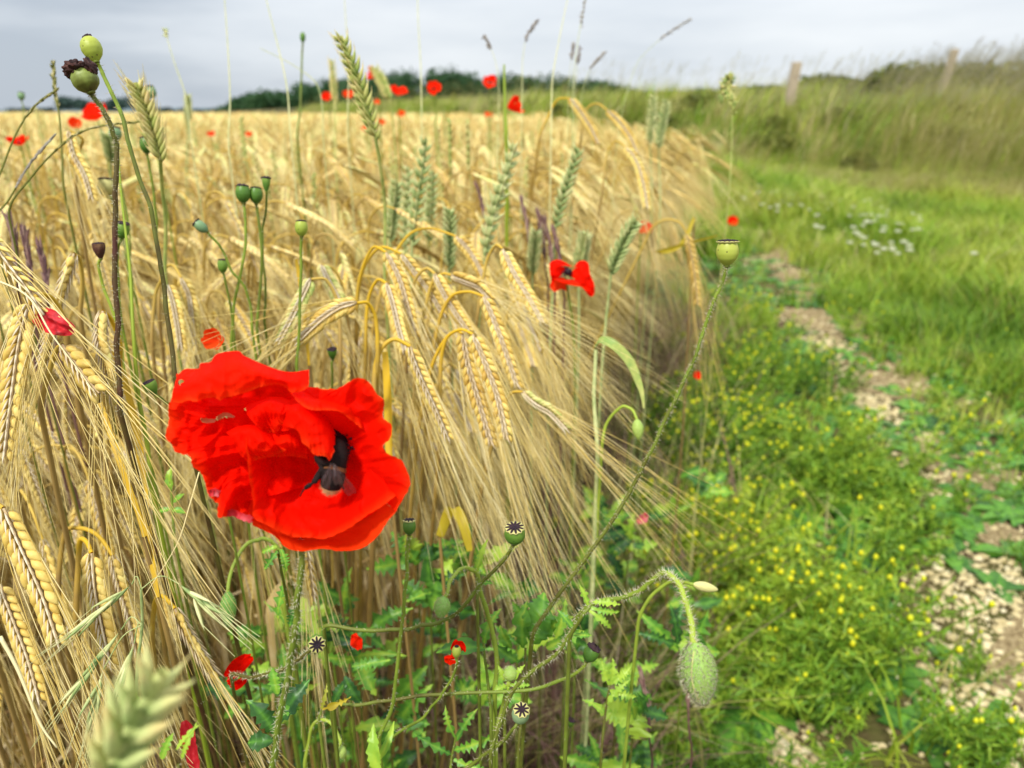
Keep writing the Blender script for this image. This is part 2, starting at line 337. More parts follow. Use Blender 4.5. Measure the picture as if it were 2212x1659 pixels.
for i in range(90):
    u = q.uniform(-60, 560) if i % 2 else q.uniform(110, 320); d = 620+q.uniform(-30, 30); base = P(u, 240, d)
    h_ = (11.5+2.5*math.sin(u*.05)+q.uniform(-1.5, 1)) if u < 330 and u > 110 else q.uniform(3, 5)
    crown(g, (base[0], base[1], h_*.5), (6, 6, h_*.6), 140, 1.3, 0, .5, i+300)
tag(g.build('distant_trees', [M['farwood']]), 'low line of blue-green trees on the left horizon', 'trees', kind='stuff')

# hedge bushes along the right skyline, each one a bush
HB = [(1500, 190, 30, 2.6), (1590, 186, 28, 2.4), (1690, 176, 25, 2.0), (1800, 155, 19, 1.5), (1900, 156, 18, 1.4), (1990, 126, 17, 1.25), (2060, 150, 18, 1.2), (2130, 128, 16, 1.3), (2225, 124, 15, 1.3), (1420, 196, 26, 1.8), (1340, 200, 30, 2.2)]
HL = ['olive green bush left of the nearer fence post', 'low olive bush beside the nearer fence post', 'bush right behind the nearer fence post', 'rounded olive bush in the middle of the hedge between the posts',
      'low hedge bush left of the tall round bush', 'tallest round dark green bush just left of the farther post', 'small bush right behind the farther fence post', 'broad olive bush right of the farther post', 'olive bush cut by the right edge of the photo',
      'low hazy bush where the hedge meets the wood', 'flat hedge bush under the end of the wood']
for i, (u, v, d, w) in enumerate(HB):
    top = P(u, v, d); x, y = top[0], top[1]; z0 = float(gz(x, y)); h_ = top[2]-z0
    t = thing('hedge_bush', HL[i], 'bush', (x, y, z0), 'bushes along the hedge')
    g = G(); crown(g, (x, y, z0+h_*.45), (w*1.1, w, h_*.62), 4200, .075, 0, .5, 40+i, 9); g.build('crown', M['hedge'], t, (x, y, z0))
    g = G()
    for k in range(4): g.tube([(x, y, z0-.05), (x+.2*math.cos(k*1.6), y+.2*math.sin(k*1.6), z0+h_*.3), (x+.5*math.cos(k*1.6), y+.5*math.sin(k*1.6), z0+h_*.55)], [.05, .035, .015], 5, 0)
    g.build('trunk', M['bark'], t, (x, y, z0))

# fence posts
for (u, v, d, w, tl, lab) in [(1722, 134, 13.0, .072, .05, 'weathered square fence post, left and shorter of the two, in tall grass'), (2064, 106, 14.0, .060, .12, 'weathered fence post farther right against the skyline')]:
    top = P(u, v, d); x, y = top[0], top[1]; z0 = float(gz(x, y)); t = thing('fence_post', lab, 'post', (x, y, z0), 'fence posts on the bank')
    g = G(); cs = np.array([(-1, -1), (1, -1), (1, 1), (-1, 1)])*w; zs = [(z0-.1, 1, 0), (z0+.4, 1, 0), (top[2]-.05, .98, tl*.9), (top[2]-.012, .98, tl), (top[2], .84, tl)]
    R4 = [np.stack([cs[:, 0]*s_+x+o_-tl, cs[:, 1]*s_+y, np.full(4, z_)], 1) for z_, s_, o_ in zs]
    g.grid(np.array(R4), close=True); n0 = g.n; g.T.append(np.array([[16, 17, 18], [16, 18, 19]])); g.mt.append(np.zeros(2, int)); g.build('post', M['wood'], t, (x, y, z0), False)
    g = G(); g.tube([(x-w-.002, y-w*.3, top[2]-.25), (x-w-.004, y-w-.004, top[2]-.25), (x+w, y-w-.004, top[2]-.252)], .002, 5, 0); g.build('wire_staple', M['black'], t, (x, y, z0))

# ---------------------------------------------------------------- grasses
def blades(n, h, w, lean, seed, seg=3, m=0, spread=.03, fan=.5):
    q = np.random.default_rng(seed); g = G()
    for i in range(n):
        a = q.uniform(0, 2*math.pi); hh = h*q.uniform(.55, 1.1); dr = np.array([math.cos(a), math.sin(a), 0]); b = q.normal(size=3)*spread; b[2] = 0
        wd = np.array([lean, 0, 0]); u_ = np.linspace(0, 1, seg+1)[:, None]
        p = b+np.array([0, 0, 1.])*hh*u_*(1-.18*u_)+(dr*fan+wd)*hh*u_**2
        sd_ = np.array([-dr[1], dr[0], 0]); ww = w*(1-u_**1.5)+w*.04
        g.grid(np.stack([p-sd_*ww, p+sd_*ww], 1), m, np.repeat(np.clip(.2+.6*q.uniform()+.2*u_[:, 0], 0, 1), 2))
    return g
def panicle(h, seed, lean=.25, m=1, ms=0, L_=.16, n=34):
    q = np.random.default_rng(seed); g = G(); u_ = np.linspace(0, 1, 8)[:, None]
    p = np.array([0, 0, 1.])*h*u_*(1-.1*u_*lean)+np.array([1, .2, 0])*lean*h*u_**2.2; g.tube(p, np.linspace(.0018, .0009, 8), 3, ms, .6, False)
    for i in range(n):
        s = 1-L_/h*q.uniform(0, 1); c = p[0]+0; c = np.array([np.interp(s, u_[:, 0], p[:, k]) for k in range(3)])
        d = nrm(np.array([lean*1.5, 0, 1])+q.normal(size=3)*.55); Lb = .012+.03*q.uniform()*(s < .98)
        g.spindle(c+d*Lb, d, .013, .0022, .0017, q.normal(size=3), 3, 3, m, q.uniform()); g.tube([c, c+d*Lb], .0003, 3, ms, .6, False)
    return g
def inpoly_right(y): return edge(y)
def put(n, fn, seed):
    q = np.random.default_rng(seed); P_ = []
    while len(P_) < n:
        p = fn(q)
        if p is not None: P_.append(p)
    P_ = np.array(P_); return np.stack([P_[:, 0], P_[:, 1], gz(P_[:, 0], P_[:, 1])-.003], 1)
def pathdist(x, y):
    return abs(x-np.interp(y, PATH_Y, PATH_X))
PATCH = []      # bare stony patches of the worn track
for (u, v, r_) in [(2150, 1420, .15), (2110, 1280, .12), (2055, 1010, .11), (1985, 950, .10), (1850, 800, .13), (1790, 740, .10), (1740, 690, .14), (1660, 560, .22), (2195, 1570, .10), (1900, 870, .10), (1640, 505, .2), (1600, 1530, .07), (1700, 1640, .08)]:
    r0 = nrm(P(u, v, 1)-CAM); p0 = CAM+r0*(.01-H_CAM)/r0[2]; PATCH.append((p0[0], p0[1], r_))
def bare(x, y): return any((x-a)**2+((y-b)*.8)**2 < (r_*(1+.35*math.sin(6*math.atan2(y-b, x-a)+a*9)))**2 for a, b, r_ in PATCH)
def vis(x, y, pad=.5): return abs(x) < .76*y+pad
# verge grass (short, green): right of the track and on the far strip
def f_verge(q):
    y = .8+q.uniform()**.8*12; x = q.uniform(-1, .78*y+.3)
    if x < edge(y)+.15 or y > np.interp(x, FOOT_X, FOOT_Y)+.6 or (bare(x, y) and q.uniform() < .93): return None
    c = np.interp(y, PATH_Y, PATH_X)
    if x < c and q.uniform() > (.10 if y < 5 else .6): return None
    if pathdist(x, y) < .18 and q.uniform() > (.25+.4*(math.sin(y*5.3+1) > .1) if y < 5 else .8): return None
    if x > c and x < c+.9 and y < 1.9 and q.uniform() > .25: return None
    return x, y
pos = put(9000, f_verge, 1); q = np.random.default_rng(2); n = len(pos)
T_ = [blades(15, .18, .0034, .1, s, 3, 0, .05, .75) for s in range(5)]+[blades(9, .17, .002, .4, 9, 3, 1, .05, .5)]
tuf = .5+.5*np.sin(pos[:, 0]*6.3+2*np.sin(pos[:, 1]*3))*np.sin(pos[:, 1]*4.7+pos[:, 0]*2)
nearpath = np.exp(-((pathdist(pos[:, 0], pos[:, 1])-.75)/.35)**2)  # taller grass beside the track; its darker tint adds painted shadow
hs = np.clip(.45+.30*(pos[:, 1]-1.5)/3, .5, 1.25)*q.uniform(.6, 1.25, n)*(.65+.8*tuf)*(1+.7*nearpath)
w_ = np.where((q.uniform(size=n) < .16), 5, q.integers(0, 5, n))
patch = .5+.5*np.sin(pos[:, 0]*2.1+pos[:, 1]*1.3)*np.cos(pos[:, 1]*.9)
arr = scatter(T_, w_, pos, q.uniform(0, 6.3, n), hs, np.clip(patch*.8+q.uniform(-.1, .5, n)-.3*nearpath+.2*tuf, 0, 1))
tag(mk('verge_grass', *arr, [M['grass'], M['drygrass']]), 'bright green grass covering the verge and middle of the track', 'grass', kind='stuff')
# brownish mown strips and tall bank grass
def f_bank(q):
    x = q.uniform(-14, 16); y = np.interp(x, FOOT_X, FOOT_Y)+q.uniform()**1.5*12-.4
    return (x, y) if vis(x, y, 1) and x > edge(y)+.3 else None
pos = put(9500, f_bank, 4); n = len(pos); q = np.random.default_rng(5)
T_ = [blades(18, .5, .008, .26, 20+s, 4, s % 2, .12, .5) for s in range(6)]
foot = np.clip((pos[:, 1]-np.interp(pos[:, 0], FOOT_X, FOOT_Y))/3, 0, 1)
lum = .5+.5*np.sin(pos[:, 0]*2.9+.9*pos[:, 1]+1.5*np.sin(pos[:, 0]*1.3))*np.sin(pos[:, 1]*1.9+2+np.sin(pos[:, 0]*2))  # lows are shorter and darker: shade of hollows put into the tint
arr = scatter(T_, np.where(q.uniform(size=n) < .38, q.integers(0, 3, n)*2+1, q.integers(0, 3, n)*2), pos, q.normal(0, .5, n), (.45+1.0*foot)*q.uniform(.5, 1.2, n)*(.45+.85*lum), np.clip(lum*1.0+q.uniform(-.35, .3, n), 0, 1))
Tp = [panicle(1.25, 60+s, .12+.08*s) for s in range(5)]
pos2 = pos[foot > .35][:1500]; n2 = len(pos2)
arr2 = scatter(Tp, q.integers(0, 5, n2), pos2, q.normal(0, .35, n2), q.uniform(.62, 1.05, n2), q.uniform(0, 1, n2))
arr2[3] = 1-arr2[3]+0; arr2[3][:] = 1; arr2[4][:] = 1
g = G(); qc = np.random.default_rng(77)  # dark scrub clumps, also standing in for shaded hollows
for i in range(64):
    x = qc.uniform(-3, 15); y = np.interp(x, FOOT_X, FOOT_Y)+qc.uniform(.3, 7); r_ = qc.uniform(.2, .45); z0 = float(gz(x, y)); crown(g, (x, y, z0+r_*.5), (r_*1.2, r_, r_*qc.uniform(.7, 1.1)), 520, .06, 2, .5, 900+i, 6)
arr3 = list(g.arr())
tag(mk('bank_grass', *joinarr([arr, arr2, arr3]), [M['grass'], M['drygrass'], M['hedge']]), 'tall rough olive and straw grass on the bank', 'grass', kind='stuff')
# windblown tall grasses on the right skyline, closer
def f_wind(q):
    y = q.uniform(6.0, 11.5); x = y*(.15+.63*q.uniform()**.6); return (x, y) if y > np.interp(x, FOOT_X, FOOT_Y)-2.2 and x > 1.9+.12*(y-6) and not (x < 3.2 and q.uniform() < .6) else None
pos = put(1300, f_wind, 8); n = len(pos); q = np.random.default_rng(9)
Tw = [panicle(1.5, 80+s, .22+.06*s, L_=.26, n=40) for s in range(5)]
arr = scatter(Tw, q.integers(0, 5, n), pos, q.normal(0, .25, n), q.uniform(.66, 1.0, n)*(1+.26*np.clip(pos[:, 0]/pos[:, 1]-.30, 0, .4)/.4), q.uniform(.3, 1, n)); tag(mk('tall_windblown_grass', *arr, [M['drygrass'], M['greyhead']]), 'fine tall seeding grass blowing right above the bank', 'grass', kind='stuff')
# cut brown strip between grass and bank
def f_brown(q):
    x = q.uniform(2.6, 9.5); y = np.interp(x, FOOT_X, FOOT_Y)-q.uniform(.0, 3.0)*(.3+.10*x); return (x, y) if vis(x, y) else None
pos = put(2400, f_brown, 12); n = len(pos)
arr = scatter([blades(16, .34, .003, .7, 33+s, 3, 0, .08, .7) for s in range(3)], q.integers(0, 3, n), pos, q.normal(0, .5, n), q.uniform(.4, 1.0, n), q.uniform(.35, 1, n))
tag(mk('dry_verge_grass', *arr, [M['drygrass']]), 'brown flopped grass at the foot of the bank', 'grass', kind='stuff')

# pebbles
ico = [(0, 0, 1)]+[(math.cos(a)*.9, math.sin(a)*.9, .45) for a in np.arange(5)*1.2566]+[(math.cos(a+.63)*.9, math.sin(a+.63)*.9, -.45) for a in np.arange(5)*1.2566]+[(0, 0, -1)]
it = [(0, i+1, (i+1) % 5+1) for i in range(5)]+[(i+1, i+6, (i+1) % 5+1) for i in range(5)]+[((i+1) % 5+1, i+6, (i+1) % 5+6) for i in range(5)]+[(i+6, 11, (i+1) % 5+6) for i in range(5)]
Tst = []
for s in range(6):
    qq = np.random.default_rng(s); g = G(); V = np.array(ico)*qq.uniform(.7, 1.25, (12, 1))*[1, .75, .5]*.011; g.add(V, None, it, 0, .5); Tst.append(g)
def f_stone(q):
    y = .75+q.uniform()**1.4*8; x = np.interp(y, PATH_Y, PATH_X)+q.normal()*.12*(1+.5*math.sin(y*9))
    k = q.uniform()
    if k < .42: a, b, r_ = PATCH[q.integers(0, len(PATCH))]; x, y = a+q.normal()*r_*.6, b+q.normal()*r_*.75
    elif k < .55: x = q.uniform(edge(y)+.05, .76*y)
    return (x, y) if vis(x, y) and x > edge(y) else None
pos = put(16000, f_stone, 21); n = len(pos); q = np.random.default_rng(22)
arr = scatter(Tst, q.integers(0, 6, n), pos+[0, 0, .004], q.uniform(0, 6.3, n), q.uniform(.2, 1, n)**3.5*1.05+.16, q.uniform(0, 1, n))
tag(mk('path_pebbles', *arr, [M['stone']], smooth_=False) if False else mk('path_pebbles', *arr, [M['stone']]), 'buff flint pebbles strewn along the bare track', 'stones', kind='stuff')

# pineapple weed: feathery green plants with yellow domes
def feather(seed, heads=True, h=.12):
    q = np.random.default_rng(seed); g = G()
    for k in range(6):
        a = q.uniform(0, 6.28); ln = q.uniform(.2, .9); u_ = np.linspace(0, 1, 5)[:, None]; hh = h*q.uniform(.6, 1.15)
        p = np.array([math.cos(a), math.sin(a), 0])*ln*h*u_+np.array([0, 0, 1])*hh*u_**.8; g.tube(p, .0009, 3, 0, .6, False)
        for j in range(46):
            s = q.uniform(.1, 1); c = np.array([np.interp(s, u_[:, 0], p[:, i]) for i in range(3)]); d = nrm(q.normal(size=3)+[0, 0, .35]); Lf = q.uniform(.007, .019); sd_ = nrm(np.cross(d, q.normal(size=3)))*.0015
            g.add([c-sd_, c+sd_, c+d*Lf+sd_*.4, c+d*Lf-sd_*.4], [[0, 1, 2, 3]], None, 0, q.uniform(.1, 1))
        if heads and k < 4:
            g.spindle(p[-1]+[0, 0, .003], (0, 0, 1), .0070, .0034, .0034, (1, 0, 0), 6, 4, 1, q.uniform(.2, .9), [.75, 1, .75, .15], .4)
    return g
Tf = [feather(s) for s in range(5)]+[feather(50+s, False, .07) for s in range(3)]
def f_weed(q):
    y = .72+q.uniform()**.9*2.6; x = q.uniform(edge(y)+.02, .76*y+.1); c = np.interp(y, PATH_Y, PATH_X)
    dens = (1.0 if x < c-.24 else .16)*(1 if y < 2.1 else .5)
    if x < edge(y)+.18: dens *= .5
    if y < .95 and x < .35: dens *= .6
    if y < 1.0 and x > .5: dens *= .45
    dens *= np.clip(.62+.8*math.sin(x*7.3+y*2)*math.sin(y*5.1-x*3)+.3*math.sin(x*17)*math.sin(y*15), .04, 1)
    if bare(x, y): dens *= .25
    return (x, y) if q.uniform() < dens**1.8 else None
pos = put(1000, f_weed, 31); n = len(pos); q = np.random.default_rng(32)
hw = np.where(pos[:, 1] < 1.0, .45, 1)*np.clip(.62+.7*np.sin(pos[:, 0]*6)*np.sin(pos[:, 1]*5), 0, 1)
arr = scatter(Tf, np.where(q.uniform(size=n) < .64*hw, q.integers(0, 5, n), q.integers(5, 8, n)), pos, q.uniform(0, 6.3, n), q.uniform(.7, 1.5, n), np.clip(.5+.5*np.sin(pos[:, 0]*4)*np.cos(pos[:, 1]*5)+q.normal(0, .2, n), 0, 1))
tag(mk('pineapple_weed', *arr, [M['feather'], M['head']]), 'feathery green ground cover dotted with yellow domed heads beside the track', 'ground cover', kind='stuff')
# dead reddish and straw-coloured grass among the weeds at the foot of the crop
def f_dead(q):
    y = .72+q.uniform()**1.3*2.6; x = edge(y)+abs(q.normal())*.20-.06; return (x, y)
pos = put(800, f_dead, 36); n = len(pos); q = np.random.default_rng(37)
Td = [blades(9, .30, .0016, .5*((s % 3)-1), 70+s, 4, s % 2, .03, .7) for s in range(6)]
arr = scatter(Td, q.integers(0, 6, n), pos, q.uniform(0, 6.3, n), q.uniform(.5, 1.15, n), q.uniform(.3, 1, n))
tag(mk('dead_grass', *arr, [M['drygrass'], M['purple']]), 'thin dead straw and reddish grass stems leaning in the weeds', 'grass', kind='stuff')
# small broad-leaved ground plants
def rosette(seed):
    q = np.random.default_rng(seed); g = G()
    for k in range(9):
        a = q.uniform(0, 6.28); u_ = np.linspace(0, 1, 5)[:, None]; Ls = q.uniform(.025, .05); dr = np.array([math.cos(a), math.sin(a), 0])
        p = dr*Ls*u_+np.array([0, 0, 1])*(Ls*.55*u_-.02*u_**2); g.ribbon(p, np.sin(np.pi*np.linspace(.08, .97, 5))**.7*.009, np.array([-dr[1], dr[0], 0]), 0, q.uniform(.1, .9))
    return g
Tr = [rosette(s) for s in range(4)]
def f_ros(q):
    y = .75+q.uniform()*5; x = q.uniform(edge(y), .76*y+.1); return (x, y) if not bare(x, y) or q.uniform() < .2 else None
pos = put(1700, f_ros, 41); n = len(pos); arr = scatter(Tr, q.integers(0, 4, n), pos, q.uniform(0, 6.3, n), q.uniform(.5, 2.0, n)*np.clip(pos[:, 1]/1.3, .5, 1), q.uniform(.1, .8, n))
tag(mk('ground_leaves', *arr, [M['leaf']]), 'small broad leaves growing low between the pebbles', 'ground cover', kind='stuff')
def f_under(q):
    y = .72+q.uniform()*1.1; x = edge(y)+q.uniform(-.12, .5); return (x, y)
pos = put(750, f_under, 43); n = len(pos); arr = scatter(Tr, q.integers(0, 4, n), pos, q.uniform(0, 6.3, n), q.uniform(1.2, 3.2, n)*np.clip(pos[:, 1]/1.3, .5, 1), q.uniform(0, 1, n))
tag(mk('undergrowth', *arr, [M['leaf']]), 'tangle of small green leaves under the edge of the crop', 'undergrowth', kind='stuff')
# white clover heads (countable)
cg = G(); cg.tube([(0, 0, 0), (.002, 0, .08), (0, 0, .16)], .001, 4, 1, .5, False)
for k in range(40):
    d = nrm(np.array([math.cos(k*2.4)*math.sqrt(1-(k/39-.15)**2 if abs(k/39-.15) < 1 else 0), math.sin(k*2.4)*math.sqrt(1-(k/39-.15)**2), k/39-.15])); cg.spindle(np.array([0, 0, .165])+d*.008, d, .011, .0024, .0024, (0, 1, .1), 4, 4, 0, (k % 7)/7)
proto = None; q = np.random.default_rng(44); cl = []
for i in range(300):
    u = q.uniform(1600, 1990); v = q.uniform(400, 545)
    if v > 420+ (u-1590)*.42 or v < 392+(u-1590)*.16: continue
    cl.append((u, v))
cl = cl[:74]+[(1880, 433), (1867, 436), (1859, 466), (1940, 498), (1965, 526), (2105, 543), (1870, 482), (1795, 440)]
for i, (u, v) in enumerate(cl):
    r_ = nrm(P(u, v, 1)-CAM); k = (.20-H_CAM)/r_[2]; p = CAM+r_*k; z0 = float(gz(p[0], p[1]))
    if i == 0: o = cg.build('clover_flower', [M['white'], M['stem']]); proto = o
    else: o = proto.copy(); COL.objects.link(o)
    s_ = q.uniform(1.0, 1.7); o.location = (p[0], p[1], z0+.03); o.rotation_euler = (0, 0, q.uniform(0, 6)); o.scale = (s_, s_, 1.0)
    tag(o, 'small white clover head among others in the green grass beyond the track', 'clover flower', 'clover heads in the verge grass')

# ---------------------------------------------------------------- barley
def ear_geo(path, side, q, n=13, awnL=.14, bias=(0, 0, -.3), hw=.0022, gl=.0108, gw=.0020, hi=True, awn_r=.00026, nawn=None, spread=.07):
    """two-row ear: grains angled out on both sides of the rachis, chaff down the middle, one awn per grain"""
    gr, aw = G(), G(); path = smooth(path, 24); t = tang(path); side = nrm(side); bias = np.asarray(bias, float)
    u_ = np.linspace(0, 1, 24); at = lambda A, s: np.array([np.interp(s, u_, A[:, k]) for k in range(3)])
    gr.tube(path, .0008, 4, 1, .3, False)
    for k in range(n):
        for sg in (-1, 1):
            s = (k+.25+.5*(sg > 0))/(n+.3); c = at(path, s); tt = nrm(at(t, s)); sd_ = nrm(side-tt*(side@tt)); nn = np.cross(tt, sd_)
            f = .72+.38*math.sin(math.pi*min(1, .14+s*.86))**.6; f *= q.uniform(.84, 1.10)
            ax = nrm(tt+sd_*sg*(.60-.24*s)+q.normal(size=3)*.04)
            gc = c+sd_*sg*hw*f+ax*gl*.30
            ti = float(np.clip(.5+q.normal()*.16, 0, 1))
            if hi:
                gr.spindle(gc, ax, gl*f, gw*f, gw*f*.92, nn, 8, 7, 0, ti, [.12, .62, .95, 1, .86, .5, .10])
                for m_ in (-1, 1):    # sterile side florets and chaff by the rachis
                    a2 = nrm(tt+sd_*sg*.16+nn*m_*.28); gr.spindle(c+nn*m_*.0019+a2*.003+sd_*sg*.0007, a2, .0085, .00065, .0005, sd_, 4, 4, 1, q.uniform(.55, 1), [.3, 1, .7, .1])
            else: gr.spindle(gc, ax, gl*f, gw*f, gw*f, nn, 4, 4, 0, ti, [.25, .95, .85, .12])
            if nawn is not None and q.uniform() > nawn: continue
            tip = gc+ax*gl*.45*f; Ls = awnL*q.uniform(.75, 1.08)*(1-.25*s); d0 = nrm(tt+sd_*sg*spread+nn*q.normal()*spread*.7+q.normal(size=3)*.02)
            v_ = np.linspace(0, 1, 7 if hi else 5)[:, None]; ap = tip+d0*Ls*v_+bias*Ls*v_**2*.45+q.normal(size=3)*.005*v_**2*2
            aw.tube(ap, np.linspace(awn_r*1.15, awn_r*.35, len(v_)), 4 if hi else 3, 0, q.uniform(.15, 1), False)
    return gr, aw
def plant_paths(q, h, lean, arch, drop, Le):
    """local plant leaning to +X: stem up, over, ear hanging"""
    ax = .05+.10*lean; a0 = np.array([0, 0, 0.]); top = np.array([ax, q.normal()*.012, h-arch])
    st = [a0, np.array([ax*.25, q.normal()*.008, h*.35]), np.array([ax*.6, q.normal()*.008, h*.7]), top]
    th = np.linspace(.15*math.pi, math.pi-(math.pi/2-drop), 5)
    for a in th: st.append(top+np.array([arch*(1-math.cos(a)), 0, arch*math.sin(a)*1.0])*1.0)
    nk = st[-1]; d = np.array([math.cos(drop), 0, -math.sin(drop)]); e2 = nrm(d+[0, 0, -.25]); ear = [nk, nk+d*Le*.5, nk+d*Le*.5+e2*Le*.5]
    return np.array(st), np.array(ear)
def barley_tpl(seed, hi):
    q = np.random.default_rng(seed); h = q.uniform(.72, .84); drop = q.uniform(.35, 1.35); arch = q.uniform(.02, .04); Le = q.uniform(.075, .098)
    st, ear = plant_paths(q, h, q.uniform(-.3, 1), arch, drop, Le)
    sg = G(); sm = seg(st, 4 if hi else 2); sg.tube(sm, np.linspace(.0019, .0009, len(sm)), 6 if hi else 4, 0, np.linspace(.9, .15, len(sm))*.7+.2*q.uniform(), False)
    a = q.uniform(0, math.pi); d = nrm(ear[1]-ear[0]); side = np.array([0, 1., 0])*math.cos(a)+np.cross(d, [0, 1., 0])*math.sin(a)
    gr, aw = ear_geo(ear, side, q, 13, q.uniform(.11, .15), (q.uniform(0, .4), 0, -.45), hi=hi, awn_r=.00024 if hi else .00032, nawn=.95 if hi else .85)
    lf = G()
    for k in range(2):
        z = h*q.uniform(.35, .82); b = np.array([np.interp(z, st[:4, 2], st[:4, i]) for i in range(3)]); a = q.uniform(0, 6.28); dr = np.array([math.cos(a), math.sin(a), 0]); u_ = np.linspace(0, 1, 7)[:, None]; Ll = q.uniform(.10, .2)
        p = b+dr*Ll*(.5*u_+.1*np.sin(u_*5))+np.array([0, 0, 1])*Ll*(.5*u_-1.3*u_**2); lf.ribbon(p, .0042*np.sin(np.pi*np.linspace(.15, .98, 7))**.6, None, 0, q.uniform(0, 1), .5)
    return sg, gr, aw, lf
BM = [M['straw'], M['grain_far'], M['chaff'], M['awn'], M['dryleaf']]
def onebody(seed, hi=False):
    sg, gr, aw, lf = barley_tpl(seed, hi); g = G(); g.merge(sg, mo=0); g.merge(gr, mo=1); g.merge(aw, mo=3); g.merge(lf, mo=4); return g
def f_field(y0, y1, k=1.0):
    def f(q):
        y = math.sqrt(q.uniform(y0*y0, y1*y1)) if k == 1 else y0+(y1-y0)*q.uniform()**k
        x = q.uniform(-.76*y-.35, edge(y)+.02*q.normal())
        if y < .62 and x > -.42: return None
        if y < .80 and x > -.18: return None
        return x, y
    return f
# nearer plants: each one a barley plant with parts
NV = 10; protos = []
labels_b = 'ripe golden barley plant with a drooping awned ear, one of the dense crop'
for k in range(NV):
    sg, gr, aw, lf = barley_tpl(500+k, True)
    t = thing('barley_plant', labels_b, 'barley', (0, 0, 0), 'barley plants of the crop')
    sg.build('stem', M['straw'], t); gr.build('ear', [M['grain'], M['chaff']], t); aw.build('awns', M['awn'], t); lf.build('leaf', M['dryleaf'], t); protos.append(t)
pos = put(2500, f_field(.5, 2.3), 51); order = np.argsort(pos[:, 1]-0*pos[:, 0]); near, rest = pos[order[:258]], np.concatenate([pos[order[258:]], put(650, lambda q: (lambda y: (edge(y)-abs(q.normal())*.16-.02, y))(q.uniform(1.15, 4.5)), 57)])
q = np.random.default_rng(52)
def az(q, n=None): return q.normal(-.45, .75, n)
for i, p in enumerate(near):
    pr = protos[i % NV]
    if i < NV: t = pr; ch = []
    else:
        t = pr.copy(); COL.objects.link(t)
        for c in pr.children:
            o = c.copy(); COL.objects.link(o); o.parent = t
    t.location = p; t.rotation_euler = (q.normal()*.05, q.normal()*.05, az(q)); s = q.uniform(.80, 1.02)*(0.9 if p[1] < .8 else 1); t.scale = (s, s, s)
LA = [onebody(600+k) for k in range(9)]; n = len(rest)
# taller green and yellow spikes standing out of the crop
arrs = []
def spike(seed):
    q = np.random.default_rng(seed); g = G(); h = q.uniform(.75, .88); tp = np.array([.05*q.normal(), .02, h]); g.tube([(0, 0, 0), (0, 0, h*.5), tp*[.6, .6, .92], tp], .0015, 4, 0, .6, False)
    for k in range(14):
        s = k/14; sg_ = 1 if k % 2 else -1; d = nrm(np.array([sg_*.5, 0, 1])); g.spindle(tp+np.array([sg_*.002, 0, s*.085]), d, .014, .0034, .003, (0, 1, 0), 5, 4, 0, q.uniform(.2, 1))
    return g
LS = [spike(950+k) for k in range(6)]; pos_s = put(650, lambda q: (lambda y: (q.uniform(-.76*y-.3, edge(y)), y))(1.3+26*q.uniform()**1.7), 58); n_s = len(pos_s); q = np.random.default_rng(59)
a_ = scatter(LS, q.integers(0, 6, n_s), pos_s, q.uniform(0, 6.3, n_s), q.uniform(.88, 1.0, n_s), q.uniform(0, 1, n_s)); a_[3][:] = 6; a_[4][:] = 6; arrs.append(a_)
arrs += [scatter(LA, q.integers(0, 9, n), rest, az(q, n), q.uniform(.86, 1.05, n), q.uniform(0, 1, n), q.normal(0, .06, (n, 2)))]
def lod_b(seed):
    q = np.random.default_rng(seed); g = G(); h = q.uniform(.72, .84); Le = .09; drop = q.uniform(.3, 1.3); st, ear = plant_paths(q, h, q.uniform(-.3, 1), .03, drop, Le)
    sm = smooth(st[1:], 6); g.tube(sm, .0016, 3, 0, .5, False); e = smooth(ear, 7)
    tt, a, b = frames(e); r = np.array([.002, .0050, .0042, .0054, .0044, .0045, .0012])[:, None]; g.rings(e, a*r, b*r*.7, 5, 1, np.array([.3, .7, .3, .8, .3, .7, .4]), False)
    d = nrm(e[-1]-e[0])
    for k in range(14):
        c = e[1+k % 5]; v_ = np.linspace(0, 1, 3)[:, None]; dd = nrm(d+q.normal(size=3)*.14); p = c+dd*.17*v_+np.array([.1, 0, -.25])*.13*v_**2; g.ribbon(p, [.0010, .0010, .0003], None, 3, q.uniform(.2, 1), 0)
    return g
LB = [lod_b(700+k) for k in range(12)]; pos = put(9500, f_field(2.2, 9), 53); n = len(pos)
arrs.append(scatter(LB, q.integers(0, 12, n), pos, az(q, n), q.uniform(.80, 1.09, n), q.uniform(0, 1, n), q.normal(0, .11, (n, 2))))
def lod_c(seed):
    q = np.random.default_rng(seed); g = G()
    for k in range(7):
        b = np.append(q.normal(size=2)*.12, 0); h = q.uniform(.70, .84); d = nrm(np.array([q.uniform(.2, 1), q.normal()*.5, -q.uniform(.1, 1)])); t0 = b+[0, 0, h]
        g.ribbon([b+[0, 0, .45], t0-[.01, 0, .03], t0, t0+d*.04, t0+d*.10, t0+d*.22], [.002, .002, .003, .006, .005, .001], None, 1, q.uniform(.2, .9), 0)
    return g
LC = [lod_c(800+k) for k in range(8)]; pos = put(11000, f_field(8.5, 45, 1.6), 54); n = len(pos)
arrs.append(scatter(LC, q.integers(0, 8, n), pos, az(q, n), q.uniform(.84, 1.12, n), q.uniform(0, 1, n)))
